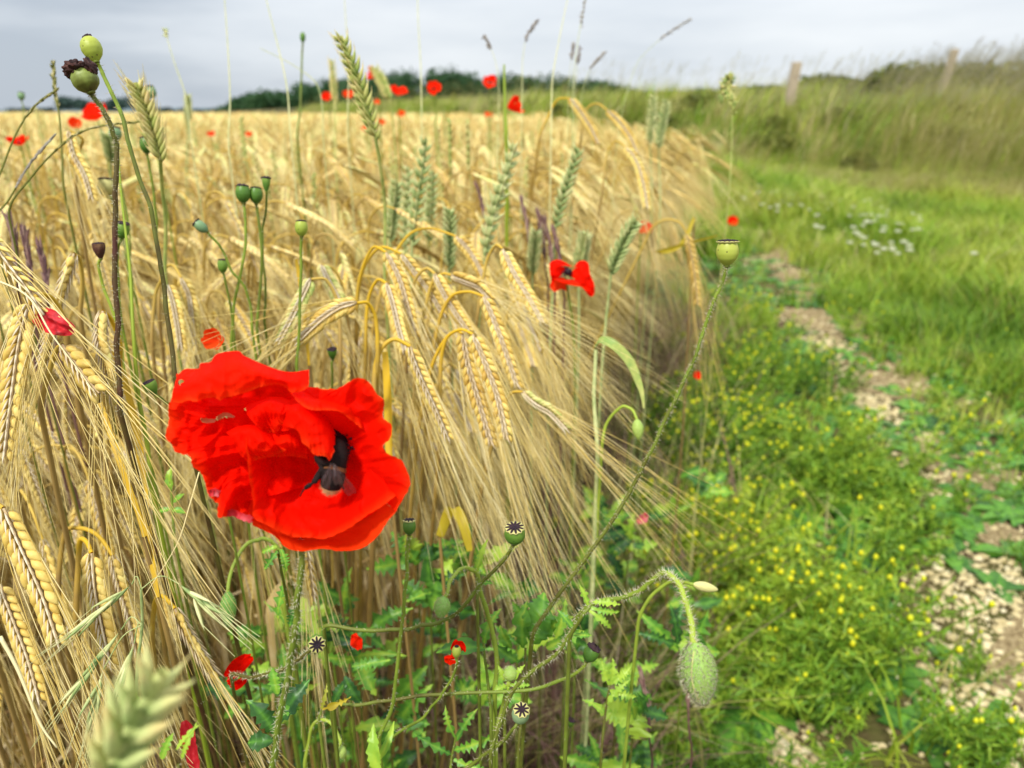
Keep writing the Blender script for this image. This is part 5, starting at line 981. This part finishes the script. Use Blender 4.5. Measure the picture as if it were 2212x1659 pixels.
# upper left petal folded forward like a visor
petal([[(195, 262, -2), (250, 218, -2), (350, 215, -1), (365, 175, 0), (440, 165, 0), (480, 110, 0), (560, 88, 1), (655, 82, 1), (700, 118, 1), (790, 160, 1), (900, 205, 2), (1000, 235, 2), (1080, 240, 2), (1190, 222, 3)],
       [(170, 340, 3), (300, 300, 7), (450, 240, 10), (600, 190, 11), (750, 230, 11), (900, 265, 9), (1050, 300, 7), (1190, 290, 6)],
       [(150, 410, 5), (300, 390, 9), (450, 370, 12), (620, 330, 12), (780, 300, 11), (930, 300, 10), (1080, 330, 8), (1185, 340, 7)],
       [(160, 470, 4), (210, 475, 5), (270, 455, 8), (330, 462, 9), (400, 440, 9), (470, 432, 10), (510, 452, 10), (560, 432, 10), (640, 415, 10), (720, 395, 9), (800, 362, 9), (880, 342, 8), (950, 335, 7), (1010, 355, 6), (1050, 395, 6), (1120, 390, 7), (1182, 355, 8)]],
      seed=6, amp=.7, fine=.3, ruf=.4, rim=.9, rufn=18, nu=70, nv=200, holes=[HOLE3], tint=.6)
# small inner crumpled petals
petal([[(1000, 480, -9), (1080, 440, -9), (1200, 480, -9), (1330, 600, -11), (1420, 760, -13)],
       [(930, 640, -3), (1010, 545, 1), (1100, 515, 4), (1230, 570, 3), (1340, 680, 0), (1400, 790, -4)],
       [(1000, 690, 2), (1060, 620, 6), (1120, 600, 8), (1220, 640, 8), (1310, 720, 6), (1375, 800, 3)],
       [(1115, 640, 4), (1125, 720, 6), (1140, 780, 7), (1190, 820, 8), (1230, 870, 8), (1280, 876, 8), (1320, 885, 7), (1345, 915, 6), (1372, 860, 5), (1385, 840, 4)]], seed=7, amp=.5, fine=.3, ruf=.5, nu=60, nv=110, rim=.5)
petal([[(700, 480, -6), (820, 440, -6), (960, 430, -8), (1080, 470, -9)],
       [(720, 560, 1), (800, 500, 3), (900, 480, 4), (1060, 520, -1)],
       [(780, 640, 3), (860, 600, 5), (940, 600, 5), (1000, 560, 2)],
       [(840, 690, -2), (920, 700, -1), (960, 680, 0), (1020, 600, -2)]], seed=8, amp=1.9, fine=.5, ruf=1.0, nu=50, nv=90)
petal([[(560, 700, -3), (640, 660, -2), (760, 640, -3), (900, 690, -5)],
       [(600, 740, 3), (700, 690, 4), (800, 690, 5), (920, 760, 1)],
       [(650, 850, 1), (740, 800, 5), (860, 790, 5), (970, 800, 1)],
       [(730, 930, -4), (820, 900, 0), (920, 880, 0), (1015, 830, -1)]], seed=9, amp=1.9, fine=.5, ruf=1.0, nu=50, nv=90)
petal([[(840, 740, -6), (920, 700, -4), (1040, 700, -5), (1160, 790, -8)],
       [(860, 850, -2), (960, 780, 1), (1060, 780, 1), (1170, 850, -4)],
       [(900, 880, -6), (980, 885, -4), (1050, 880, -5), (1180, 900, -9)]], seed=10, amp=1.6, fine=.5, ruf=.8, nu=40, nv=80)
# dark heart: seed pod, stamens
g = G(); c0 = FZ(1370, 790, -17); ax = nrm(FZ(1380, 740, -8)-c0); g.spindle(c0, ax, .014, .0055, .0055, RIGHT, 14, 8, 0, .3, [.5, .8, 1, 1, .95, .9, .95, .3]); g.build('ovary', M['black'], FL, org)
g = G(); q = np.random.default_rng(5)
for k in range(110):
    a_ = q.uniform(0, 6.28); rr = q.uniform(.004, .010); d_ = nrm(ax+nrm(RIGHT*math.cos(a_)+UP*math.sin(a_))*.75); p = c0-ax*.004; tip = p+d_*rr*1.3+q.normal(size=3)*.0008; g.tube([p, (p+tip)/2+q.normal(size=3)*.0005, tip], .00012, 4, 0, .3, False); g.spindle(tip, q.normal(size=3), .0016, .0005, .0004, RIGHT, 5, 4, 0, .6)
g.build('stamens', M['black'], FL, org)
g = G()
for pts in ([(366, 605), (420, 606), (480, 612)], [(495, 600), (545, 556), (590, 566), (628, 584)]):
    sm = smooth([FZ(x, y, -7) for x, y in pts], 16); g.ribbon(sm, .0011*np.sin(np.linspace(.4, 2.8, 16)), UP, 0, np.linspace(.2, .8, 16), .3)
g.build('withered_tear', M['dryleaf'], FL, org)
g = G(); q = np.random.default_rng(8)
for pts in ([(580, 1305), (640, 1318), (700, 1340), (750, 1362)], [(440, 1160), (470, 1150), (500, 1165)]):
    sm = smooth([FZ(x, y, 3) for x, y in pts], 14)+q.normal(size=(14, 3))*.0002; g.ribbon(sm, .0012, UP, 0, np.linspace(.3, 1, 14), .5)
g.build('wilted_edge', M['wilt'], FL, org)

# ---------------------------------------------------------------- bumblebee
BK = .2844; bz = lambda x, y, z: FZ(600*0+(x*.3777+1061), (y*.3777+598), z)   # from the close-up of the bee
# body axis from head (up, hidden in the flower) to tail
axp = [bz(830, 330, -9), bz(860, 430, -8), bz(900, 560, -5), bz(910, 680, -3), bz(905, 820, -2), bz(870, 960, -2), bz(835, 1080, -1), bz(815, 1200, -1), bz(790, 1310, -1), bz(770, 1400, -2), bz(765, 1450, -3)]
rad = np.array([55, 110, 165, 205, 220, 205, 228, 245, 238, 200, 100])*.3777*.2844/FPX*F0
sm = smooth(axp, 34); rr = np.interp(np.linspace(0, 1, 34), np.linspace(0, 1, 11), rad); bee_o = bz(830, 1000, -8)
BE = thing('bumblebee', 'black bumblebee with a buff tail feeding deep in the big red poppy', 'bumblebee', bee_o)
g = G(); t_, a_, b_ = frames(sm); g.rings(sm, a_*rr[:, None], b_*rr[:, None]*.85, 28, 0, .4)
V = g.V[0]; q = np.random.default_rng(66)
mqs = np.repeat(np.where(np.arange(33) > 28, 2, np.where((np.arange(33) > 18) & (np.arange(33) < 22), 1, 0)), 28); g.mq[0] = mqs
def leg(pts, r): g.tube(smooth([bz(*p) for p in pts], 16), np.array(r)[np.linspace(0, len(r)-1, 16).astype(int)]*.3777*.2844/FPX*F0, 7, 0, .6)
leg([(700, 800, -4), (520, 780, -2), (600, 960, 0), (590, 1080, 1)], [70, 60, 50]); leg([(640, 900, -3), (560, 1080, 0), (480, 1210, 2), (430, 1290, 2)], [50, 62, 68, 60, 30]); leg([(430, 1275, 2), (350, 1330, 2), (265, 1390, 1)], [30, 48, 44, 24]); leg([(265, 1390, 1), (215, 1450, 0), (165, 1545, -2)], [16, 12, 14])
leg([(980, 1280, -3), (1010, 1350, -3), (1040, 1410, -4)], [22, 18, 14]); leg([(850, 330, -8), (780, 290, -7), (710, 225, -8)], [26, 16, 8]); leg([(760, 900, 1), (600, 870, 1), (480, 760, -2)], [60, 60, 40])
g.build('body', [M['bee'], M['bee_band'], M['bee_tail']], BE, bee_o)
g = G()
for k in range(5200):
    j = q.integers(1, 33); th = q.uniform(0, 6.283); n_ = a_[j]*math.cos(th)+b_[j]*.85*math.sin(th); p = sm[j]+n_*rr[j]*.98; d_ = nrm(n_*.7+t_[j]*.8+q.normal(size=3)*.25); Lh = .0011*q.uniform(.5, 1.2)*(1.2 if j > 28 or j < 18 else .8); o = nrm(np.cross(d_, n_+q.normal(size=3)*.2))*.00004
    g.add([p-o, p+o, p+d_*Lh], None, [[0, 1, 2]], 2 if j > 28 else (1 if 18 < j < 22 else 0), q.uniform(0, 1))
g.build('fur', [M['bee'], M['bee_band'], M['bee_tail']], BE, bee_o)
m = bpy.data.materials.new('wing'); m.use_nodes = True; nn = m.node_tree.nodes; pb = nn['Principled BSDF']; pb.inputs['Base Color'].default_value = (.10, .05, .05, 1); pb.inputs['Roughness'].default_value = .15; pb.inputs['Alpha'].default_value = .42; pb.inputs['Specular IOR Level'].default_value = .9; M['wing'] = m
M['vein'] = mat('wing_vein', [(.03, .015, .012), (.05, .03, .02)], .4)
def wing(root, tip, w, lift):
    r = bz(*root); t2 = bz(*tip); d_ = t2-r; Lw = np.linalg.norm(d_); d_ = nrm(d_); sd_ = nrm(np.cross(d_, FWD)); s = np.linspace(0, 1, 22); ww = w*.3777*.2844/FPX*F0*np.sin(np.pi*np.clip(s*.80+.04, 0, 1)**1.6)**.7
    pc = r+d_*Lw*s[:, None]-FWD*(lift*.001*np.sin(np.pi*s))[:, None]; A = np.stack([pc+sd_*(ww*c)[:, None]-FWD*(.0003*np.sin(c*5+s*6))[:, None] for c in np.linspace(-1, 1, 9)], 1); g = G(); g.grid(A, 0, .5)
    wo_ = g.build('wing', M['wing'], BE, bee_o); g = G()
    for c in (-.97, -.5, 0, .45): g.tube(pc[:20]+sd_*(ww[:20]*c)[:, None]-FWD*.0001, .00006, 4, 0, .5, False)
    g.build('wing_veins', M['vein'], wo_, bee_o)
wing((850, 900, 6), (1215, 1510, 0), 115, 1.5); wing((830, 900, 6), (940, 1310, 6), 90, 1.0); wing((790, 880, 7), (660, 1400, 6), 95, 1.0)

# ---------------------------------------------------------------- other poppies
def poppy(label, u, v, d, wpx, face, seed=0, open_=.55, pm='petal_far', stem=None, npet=4, tint=.5, group='red poppies in the crop', dark=True, squash=1.0, off=(0, .03, 0), s_on=True):
    q = np.random.default_rng(4000+seed); C_ = P(u, v, d); R = wpx/FPX*d/2*1.08; ax, a, b = basis(D(*face)); low = P(stem[0], stem[1], d+.02) if stem else C_-np.array([0, 0, .25])+[0, .01, 0]
    org = np.array([low[0]+off[0], low[1]+off[1], float(gz(low[0], low[1]))]); t = thing('poppy_flower', label, 'poppy', org, group)
    base = C_-ax*R*open_*.6
    if s_on: stem_obj(t, org, np.array([org, (org+low)/2, low, base-ax*R*.5-[0, 0, R*.4], base]), .0013, .0010, 0, 'stem', .7, n=30, seed=seed)
    for k in range(npet):
        th0 = k*2*math.pi/npet+q.uniform(-.3, .3)+seed; A = np.zeros((14, 22, 3)); wide = 1.05 if npet >= 4 else .9; ph = q.uniform(0, 6); op = open_*q.uniform(.8, 1.25)+.12*(k % 2)
        for i in range(14):
            for j in range(22):
                s = i/13; c = (j/21-.5)*2; th = th0+c*wide*(.25+.75*s**.6); cr = mnoise.noise(Vector((c*2.2+ph, s*2, seed))); r_ = R*s*(1-.14*c*c)*(1+.10*cr*s); h_ = R*(op*1.25*s**1.7)+R*.16*s*s*math.sin(c*5+ph)+R*.18*s*cr
                A[i, j] = base+(a*math.cos(th)+b*math.sin(th)*squash)*r_+ax*h_
        g = G(); g.grid(A, 0, tint); g.build('petal', M[pm], t, org)
    if dark: g = G(); g.spindle(base+ax*R*.22, ax, R*.55, R*.17, R*.17, a, 8, 6, 0, .3); g.build('centre', M['black'], t, org)
    return t
PO = poppy
# the second flower, nodding with two wing-like petals
C_ = P(1228, 598, .72); org = np.array([P(1235, 800, .74)[0], P(1235, 800, .74)[1], 0]); t = thing('poppy_flower', 'smaller red poppy open like two wings, right of centre at the crop edge', 'poppy', org)
stem_obj(t, org, np.array([org, P(1240, 900, .75), P(1240, 720, .74), P(1228, 640, .73), P(1222, 600, .724)]), .0014, .0010, 0, 'stem', .6)
Z2 = lambda x, y, z: P(737.3+x/3, 553+y/3, .72-z*.001)
def petal2(curves, seed, mt='petal', tint=.5):
    C2 = np.array([smooth(c, 40) for c in curves]); o = np.stack([smooth(C2[:, j], 20) for j in range(40)], 1); g = G()
    for i in range(20):
        for j in range(40): x, y, z = o[i, j]; o[i, j, 2] += 5*mnoise.noise(Vector((x*.02, y*.02, seed)))*(i/19+.2)
    g.grid(np.array([[Z2(*o[i, j]) for j in range(40)] for i in range(20)]), 0, tint); g.build('petal', M[mt], t, org)
petal2([[(1450, 110, -4), (1460, 90, -4), (1470, 75, -4)], [(1390, 150, 4), (1380, 100, 6), (1420, 60, 4)], [(1365, 195, 3), (1350, 90, 4), (1352, 45, 3), (1400, 22, 2), (1445, 38, 0), (1500, 70, -4)]], 1)
petal2([[(1480, 130, -4), (1490, 110, -5), (1500, 90, -4)], [(1530, 160, 5), (1550, 110, 8), (1530, 70, 4)], [(1560, 200, 4), (1610, 262, 3), (1640, 245, 3), (1638, 180, 5), (1610, 110, 5), (1600, 50, 3), (1565, 28, 2), (1530, 42, 0), (1505, 78, -3)]], 2)
petal2([[(1370, 130, -4), (1430, 150, -3), (1500, 150, -4), (1560, 150, -5)], [(1375, 150, 6), (1430, 165, 8), (1500, 180, 7), (1570, 180, 4)], [(1400, 160, 7), (1440, 182, 8), (1500, 190, 8), (1560, 205, 6), (1610, 240, 4)]], 3, tint=.8)
petal2([[(1400, 130, -8), (1440, 140, -8), (1470, 150, -8)], [(1350, 190, -9), (1410, 200, -8), (1470, 200, -8)], [(1380, 235, -8), (1430, 215, -8), (1470, 238, -8)]], 4, 'petal_far')
g = G(); g.spindle(Z2(1470, 102, 2), D(.2, .6, .7), .008, .0042, .004, RIGHT, 8, 6, 0, .3)
for k in range(30): dd_ = nrm(np.random.default_rng(k).normal(size=3)); g.tube([Z2(1465, 105, 0), Z2(1465, 105, 2)+dd_*.006], .0004, 4, 0, .3)
g.build('centre', M['black'], t, org)
PL = [
 ('largest blurred red poppy at the upper left, behind the hairy stem', 206, 250, 1.15, 54, (-.1, .6, .7), .5),
 ('small orange-red poppy left of the largest blurred one', 163, 269, 1.5, 26, (.3, .2, .8), .8),
 ('red poppy low at the far left edge of the crop', 41, 307, 1.05, 40, (0, .8, .5), .5),
 ('small dull red poppy deep in the crop left of centre', 457, 291, 2.2, 16, (0, .6, .7), .5),
 ('faint orange poppy deep in the crop, right of the dull red one', 538, 292, 2.3, 15, (0, .6, .7), .5),
 ('red poppy half hidden left of the tall wheat ear', 708, 212, 1.8, 24, (0, .4, .9), .6),
 ('orange-red poppy in front of the wood right of the tall wheat ear', 751, 207, 1.8, 22, (.3, .4, .8), .7),
 ('red poppy standing highest, behind the small yellowish wheat ear', 807, 160, 1.5, 26, (-.8, .2, .5), .9),
 ('wide red poppy in front of the wood above the centre', 861, 200, 1.4, 36, (.2, .7, .7), .4),
 ('round red poppy in front of the wood, left of the skyline one', 938, 191, 1.5, 30, (0, .2, 1), .3),
 ('round red poppy just on the skyline right of centre', 1058, 178, 1.5, 29, (0, .2, 1), .3),
 ('upright rectangular-looking red poppy beside a tall green stem', 1106, 229, 1.2, 36, (.9, .1, .5), .95),
 ('small orange poppy below the round skyline one', 1055, 249, 2.4, 15, (0, .5, .8), .5),
 ('small orange poppy left, below the wide red one', 866, 248, 2.4, 18, (0, .5, .8), .6),
 ('small orange poppy touching the tall wheat ear on its right', 822, 265, 2.3, 16, (.5, .5, .8), .7),
 ('small faint orange poppy touching the tall wheat ear on its left', 788, 279, 2.3, 14, (0, .5, .8), .5),
 ('tiny orange poppy above the small ones left of centre', 815, 222, 2.6, 13, (0, .5, .8), .5),
 ('faint orange poppy in the blurred right end of the crop', 1391, 495, 1.15, 30, (.2, .3, .9), .8),
 ('small bright red poppy where the track begins', 1581, 480, 1.9, 22, (0, .3, .9), .7),
 ('tiny red poppy in the weeds behind the long hairy stem', 1502, 812, 1.1, 18, (.5, .2, .8), .9),
 ('orange poppy just above the big poppy petals, blurred', 468, 735, .50, 44, (-.2, .1, .9), .95)]
for i, (lab, u, v, d, w, fc, op) in enumerate(PL): PO(lab, u, v, d, w, fc, i, op, tint=.9 if 'orange' in lab else .4, dark=i in (2, 9, 10))
# loose petals
def loose(label, pts, d, w, mt, seed, cat='petal', amp=1.6, tint=.5, axis_=None):
    q = np.random.default_rng(seed); A = smooth([P(*p, d) if len(p) == 2 else P(*p) for p in pts], 26); org = A[0]; s = np.linspace(0, 1, 26); ww = w/FPX*d*np.sin(np.pi*(s*.86+.07))**.6; sd_ = nrm(np.cross(A[-1]-A[0], FWD)); g = G(); rows = []
    for i in range(26): rows.append([A[i]+sd_*ww[i]*c-FWD*(.001*amp*(2*mnoise.noise(Vector((s[i]*3, c*1.6, seed)))+abs(c)*1.2+.8*mnoise.noise(Vector((s[i]*11, c*6, seed))))) for c in np.linspace(-1, 1, 15)])
    g.grid(np.array(rows), 0, tint); o = g.build('petal', M[mt], None, org); o.location = org; tag(o, label, cat); return o
loose('wilted pink and red crumpled petal caught on the awns at the left', [(78, 684, .368), (105, 690, .362), (135, 705, .36), (163, 716, .362)], .362, 25, 'wilt', 11, amp=2.2)
loose('red petal fallen among straws, lower left of the poppy stem', [(490, 1462), (508, 1445), (530, 1425), (546, 1417)], .43, 17, 'petal', 12)
loose('red petal scrap just below the fallen petal at the lower left', [(492, 1472), (515, 1476), (538, 1460)], .43, 10, 'petal', 13)
loose('dark red petal at the bottom edge right of the close wheat ear', [(402, 1555), (412, 1600), (425, 1670)], .40, 17, 'wilt', 14)
loose('small red petal behind the tiny yellow-green capsule, upper one', [(975, 1404), (990, 1392), (1006, 1396)], .366, 15, 'petal', 15)
loose('small red petal behind the tiny yellow-green capsule, lower one', [(960, 1422), (975, 1424), (990, 1418)], .368, 9, 'petal', 16)
loose('faint red petal in the straw left of the long stem', [(765, 1368), (772, 1385), (778, 1402)], .48, 12, 'petal_far', 17)
loose('faint pinkish petal in the weeds above the large hairy bud', [(1376, 1128), (1388, 1120), (1398, 1110)], .7, 10, 'wilt', 18, tint=.9)

# ---------------------------------------------------------------- single grasses
def stalk(label, pts, r=.0009, mt='drygrass', tint=.6, headn=0, hl=.5, name='grass_stalk', hm=None, seed=0, size=.010, spread=.35, grp=None, off=(0, .02, 0), hw_=.13):
    q = np.random.default_rng(5000+seed); A = [P(*p) for p in pts]; b = A[0]; org = np.array([b[0]+off[0], b[1]+off[1], float(gz(b[0], b[1]))]); t = thing(name, label, 'grass', org, grp); sm = seg([org, (org+b)/2]+A, 10); n5 = len(sm)
    g = G(); g.tube(sm, np.linspace(r*1.3, r*.5, n5), 6, 0, tint, False); g.build('stem', M[mt], t, org)
    if headn:
        g = G(); tt = tang(sm)
        for k in range(int(headn*1.6)):
            i = min(n5-1, int(n5*(1-hl*(k+.5)/(headn*1.6)))); d_ = nrm(tt[i]+q.normal(size=3)*spread); g.spindle(sm[i]+d_*size*.4, d_, size*q.uniform(.6, 1.1), size*hw_, size*hw_*.8, q.normal(size=3), 5, 4, 0, q.uniform(0, 1))
        g.build('seed_head', M[hm or mt], t, org)
    return t
ST = stalk
ST('dark slender seed spike standing on the skyline left of the withered capsule', [(140, 420, .60), (134, 330, .60), (128, 250, .60), (118, 190, .60), (115, 142, .60)], .0009, 'drygrass', .2, 90, .30, seed=1, size=.006, spread=.22)
ST('brown grass spike leaning right at the upper left edge', [(-20, 460, .50), (10, 350, .50), (45, 270, .50), (80, 225, .50), (117, 198, .50)], .0007, 'drygrass', .3, 80, .30, seed=2, size=.005, spread=.10, hm='drygrass')
ST('brown grass spike arching right across the hairy stem', [(20, 470, .50), (70, 380, .50), (150, 300, .50), (205, 275, .50), (290, 264, .50)], .0007, 'drygrass', .3, 90, .40, seed=3, size=.005, spread=.10, hm='drygrass')
ST('brown spike lying lower left, rising from the edge', [(-40, 520, .50), (20, 430, .50), (60, 360, .50), (112, 298, .50)], .0007, 'drygrass', .3, 80, .34, seed=4, size=.005, spread=.10, hm='greyhead')
ST('long smooth green stem beside the hairy brown one', [(330, 1060, .40), (318, 960, .40), (300, 860, .40), (288, 720, .40), (282, 600, .41), (276, 540, .42), (262, 420, .44), (256, 340, .45)], .0011, 'grass', .8, seed=5)
ST('faint tall stem rising out of the top of the photo, left of centre', [(495, 330, .8), (497, 215, .8), (492, 100, .8), (483, -30, .8)], .0008, 'wheat', .9, seed=6)
ST('faint stem curving left at the top of the photo beside the tall one', [(628, 300, .8), (620, 190, .8), (598, 90, .8), (570, -20, .8)], .0008, 'wheat', .9, seed=7)
ST('faint stem with a small tip bending left above the skyline', [(412, 300, .9), (400, 205, .9), (375, 130, .9), (357, 70, .9)], .0008, 'wheat', .8, 14, .06, seed=8, size=.008)
ST('faint bent stalk crossing in front of the wood at the left', [(700, 320, .9), (688, 190, .9), (640, 145, .9), (562, 104, .9)], .0007, 'wheat', .8, seed=9)
ST('faint upright stem in the sky left of the tall wheat ear', [(752, 300, 1.0), (753, 160, 1.0), (748, 60, 1.0), (742, -30, 1.0)], .0008, 'wheat', .9, seed=10)
ST('faint upright stem in the sky right of the tall wheat ear', [(912, 320, 1.0), (909, 150, 1.0), (904, 60, 1.0), (901, -30, 1.0)], .0009, 'wheat', .9, seed=11)
ST('green blade-like stem standing beside the rectangular-looking poppy', [(1094, 300, .9), (1092, 250, .9), (1090, 190, .9), (1089, 140, .9)], .0026, 'grass', .7, seed=12)
ST('blurred seed head leaning left on the skyline, centre right', [(1075, 320, 1.0), (1078, 200, 1.0), (1072, 140, 1.0), (1062, 110, 1.0), (1048, 82, 1.0)], .0005, 'wheat', .8, 40, .16, seed=13, hm='greyhead', size=.007)
ST('blurred grey seed head upright on the skyline, centre right', [(1126, 320, 1.0), (1128, 190, 1.0), (1130, 120, 1.0), (1138, 80, 1.0), (1158, 48, 1.0)], .0006, 'wheat', .8, 50, .22, seed=14, hm='greyhead', size=.007)
ST('tall blurred stem leaning right out of the top of the photo', [(1190, 330, .9), (1193, 180, .9), (1205, 100, .9), (1232, -30, .9)], .0009, 'wheat', .9, seed=15)
ST('tall blurred stem with a seed head at the top edge', [(1235, 330, 1.0), (1238, 180, 1.0), (1248, 90, 1.0), (1266, -10, 1.0)], .0007, 'wheat', .8, 40, .14, seed=16, hm='greyhead', size=.007)
ST('upright seed head left of two on the skyline', [(1226, 340, 1.1), (1228, 200, 1.1), (1233, 140, 1.1), (1238, 98, 1.1)], .0005, 'wheat', .7, 44, .16, seed=17, hm='greyhead', size=.007)
ST('upright seed head right of two on the skyline', [(1240, 340, 1.1), (1242, 190, 1.1), (1246, 150, 1.1), (1252, 106, 1.1)], .0005, 'wheat', .7, 44, .16, seed=18, hm='greyhead', size=.007)
ST('seed head leaning right just above the end of the wood', [(1240, 340, 1.1), (1258, 200, 1.1), (1275, 150, 1.1), (1304, 116, 1.1)], .0005, 'wheat', .7, 50, .2, seed=19, hm='greyhead', size=.007)
ST('long seed head leaning far right high in the sky', [(1330, 340, 1.2), (1370, 150, 1.2), (1420, 90, 1.2), (1488, 44, 1.2)], .0005, 'wheat', .7, 56, .2, seed=20, hm='greyhead', size=.007)
ST('hanging oat-like panicle in front of the bank', [(1575, 420, .9), (1580, 330, .9), (1582, 250, .9), (1578, 190, .9), (1572, 170, .9), (1560, 210, .9)], .0007, 'wheat_y', .5, 60, .42, seed=21, size=.012, spread=1.2)
# purple-brown brome heads
for i, (u, v, d, h_) in enumerate([(1135, 455, .85, 90), (1170, 480, .80, 100), (1185, 500, .78, 90), (1205, 520, .76, 90), (1038, 420, 1.0, 60), (30, 500, .55, 110), (60, 530, .55, 120), (95, 560, .55, 90), (1480, 1400, .62, 170), (1395, 1480, .6, 120)]):
    ST(['purplish brown brome head beside the largest blue-green wheat ear', 'purplish brown brome head below the leaning blue-green wheat ear', 'purplish brown brome head just above the small open poppy', 'lowest purplish brown brome head touching the small open poppy',
        'dark brown brome clump behind the yellow arch', 'purplish brome head at the left edge among the ears', 'purplish brome head second from the left edge', 'slanting purple brome stalk above the wilted petal', 'reddish brown dry stalk left of the large hairy bud', 'reddish brown dry stalk below the tuft of pale leaves'][i],
       [(u+14, v+h_*1.4, d+.02), (u+8, v+h_, d), (u+4, v+h_*.4, d), (u-6, v-10, d)], .0011, 'purple', .4, 60, .34, seed=30+i, size=.016, spread=.10, hw_=.07, grp='purple brome grasses')
# green brome in the lower left with drooping awned spikelets
t = thing('brome_grass', 'green barren brome with slender drooping awned spikelets at the lower left', 'grass', P(298, 1450, .36)*[1, 1, 0]); org = P(298, 1450, .36)*[1, 1, 0]
stem_obj(t, org, np.array([org, P(292, 1620, .37), P(298, 1450, .36), P(306, 1340, .355), P(305, 1272, .35)]), .0011, .0006, 0, 'wheat', .4)
for (a0, a1, bnd) in [((285, 1262), (118, 1400), -12), ((262, 1360), (85, 1590), -14), ((290, 1390), (238, 1540), -8), ((388, 1262), (480, 1345), -14), ((222, 1448), (190, 1600), 0)]:
    r0 = P(306, 1272 if a0[1] < 1300 else 1350, .352); A0, A1 = P(*a0, .352), P(*a1, .345); g = G(); g.tube(smooth([r0, (r0+A0)/2+UP*.005, A0], 12), .0003, 4, 0, .4, False); d_ = A1-A0; q = np.random.default_rng(int(a0[0]))
    for k in range(9):
        c = A0+d_*(.05+.055*k); dr = nrm(d_+q.normal(size=3)*.004); g.spindle(c+dr*.008, dr, .018, .0012, .0009, FWD, 6, 5, 0, q.uniform(.1, .9)); g.tube([c+dr*.014, c+dr*.014+nrm(d_)*.024+q.normal(size=3)*.0016], [.0002, .0001], 3, 0, .9, False)
    g.build('spikelet', M['wheat'], t, org)
# long loose pale awns and straws crossing the left foreground
for i, (pts, r, lab) in enumerate([([(0, 1375, .30), (40, 1450, .30), (85, 1560, .30), (123, 1615, .30)], .0007, 'pale broken straw end lying across the bottom left corner'), ([(-20, 600, .36), (60, 640, .355), (110, 720, .35), (170, 800, .35), (205, 850, .35)], .0005, 'pale bundle of awns crossing over the wilted petal'),
    ([(430, 1020, .36), (410, 1090, .355), (380, 1180, .35), (310, 1290, .345)], .00032, 'single curved awn left below the poppy'), ([(-10, 560, .37), (30, 600, .36), (70, 640, .36), (120, 690, .36)], .0004, 'thin awn across the far left ears')]):
    A = [P(*p) for p in pts]; g = G(); g.tube(smooth(A, 24), np.linspace(r*1.2, r*.5, 24), 5, 0, .9); o = g.build('loose_straw', M['awn'], None, A[-1]); o.location = A[-1]; tag(o, lab, 'straw')
for o in scene.objects:
    if 'label' in o and not 4 <= len(o['label'].split()) <= 16: print('LABEL', len(o['label'].split()), o['label'])
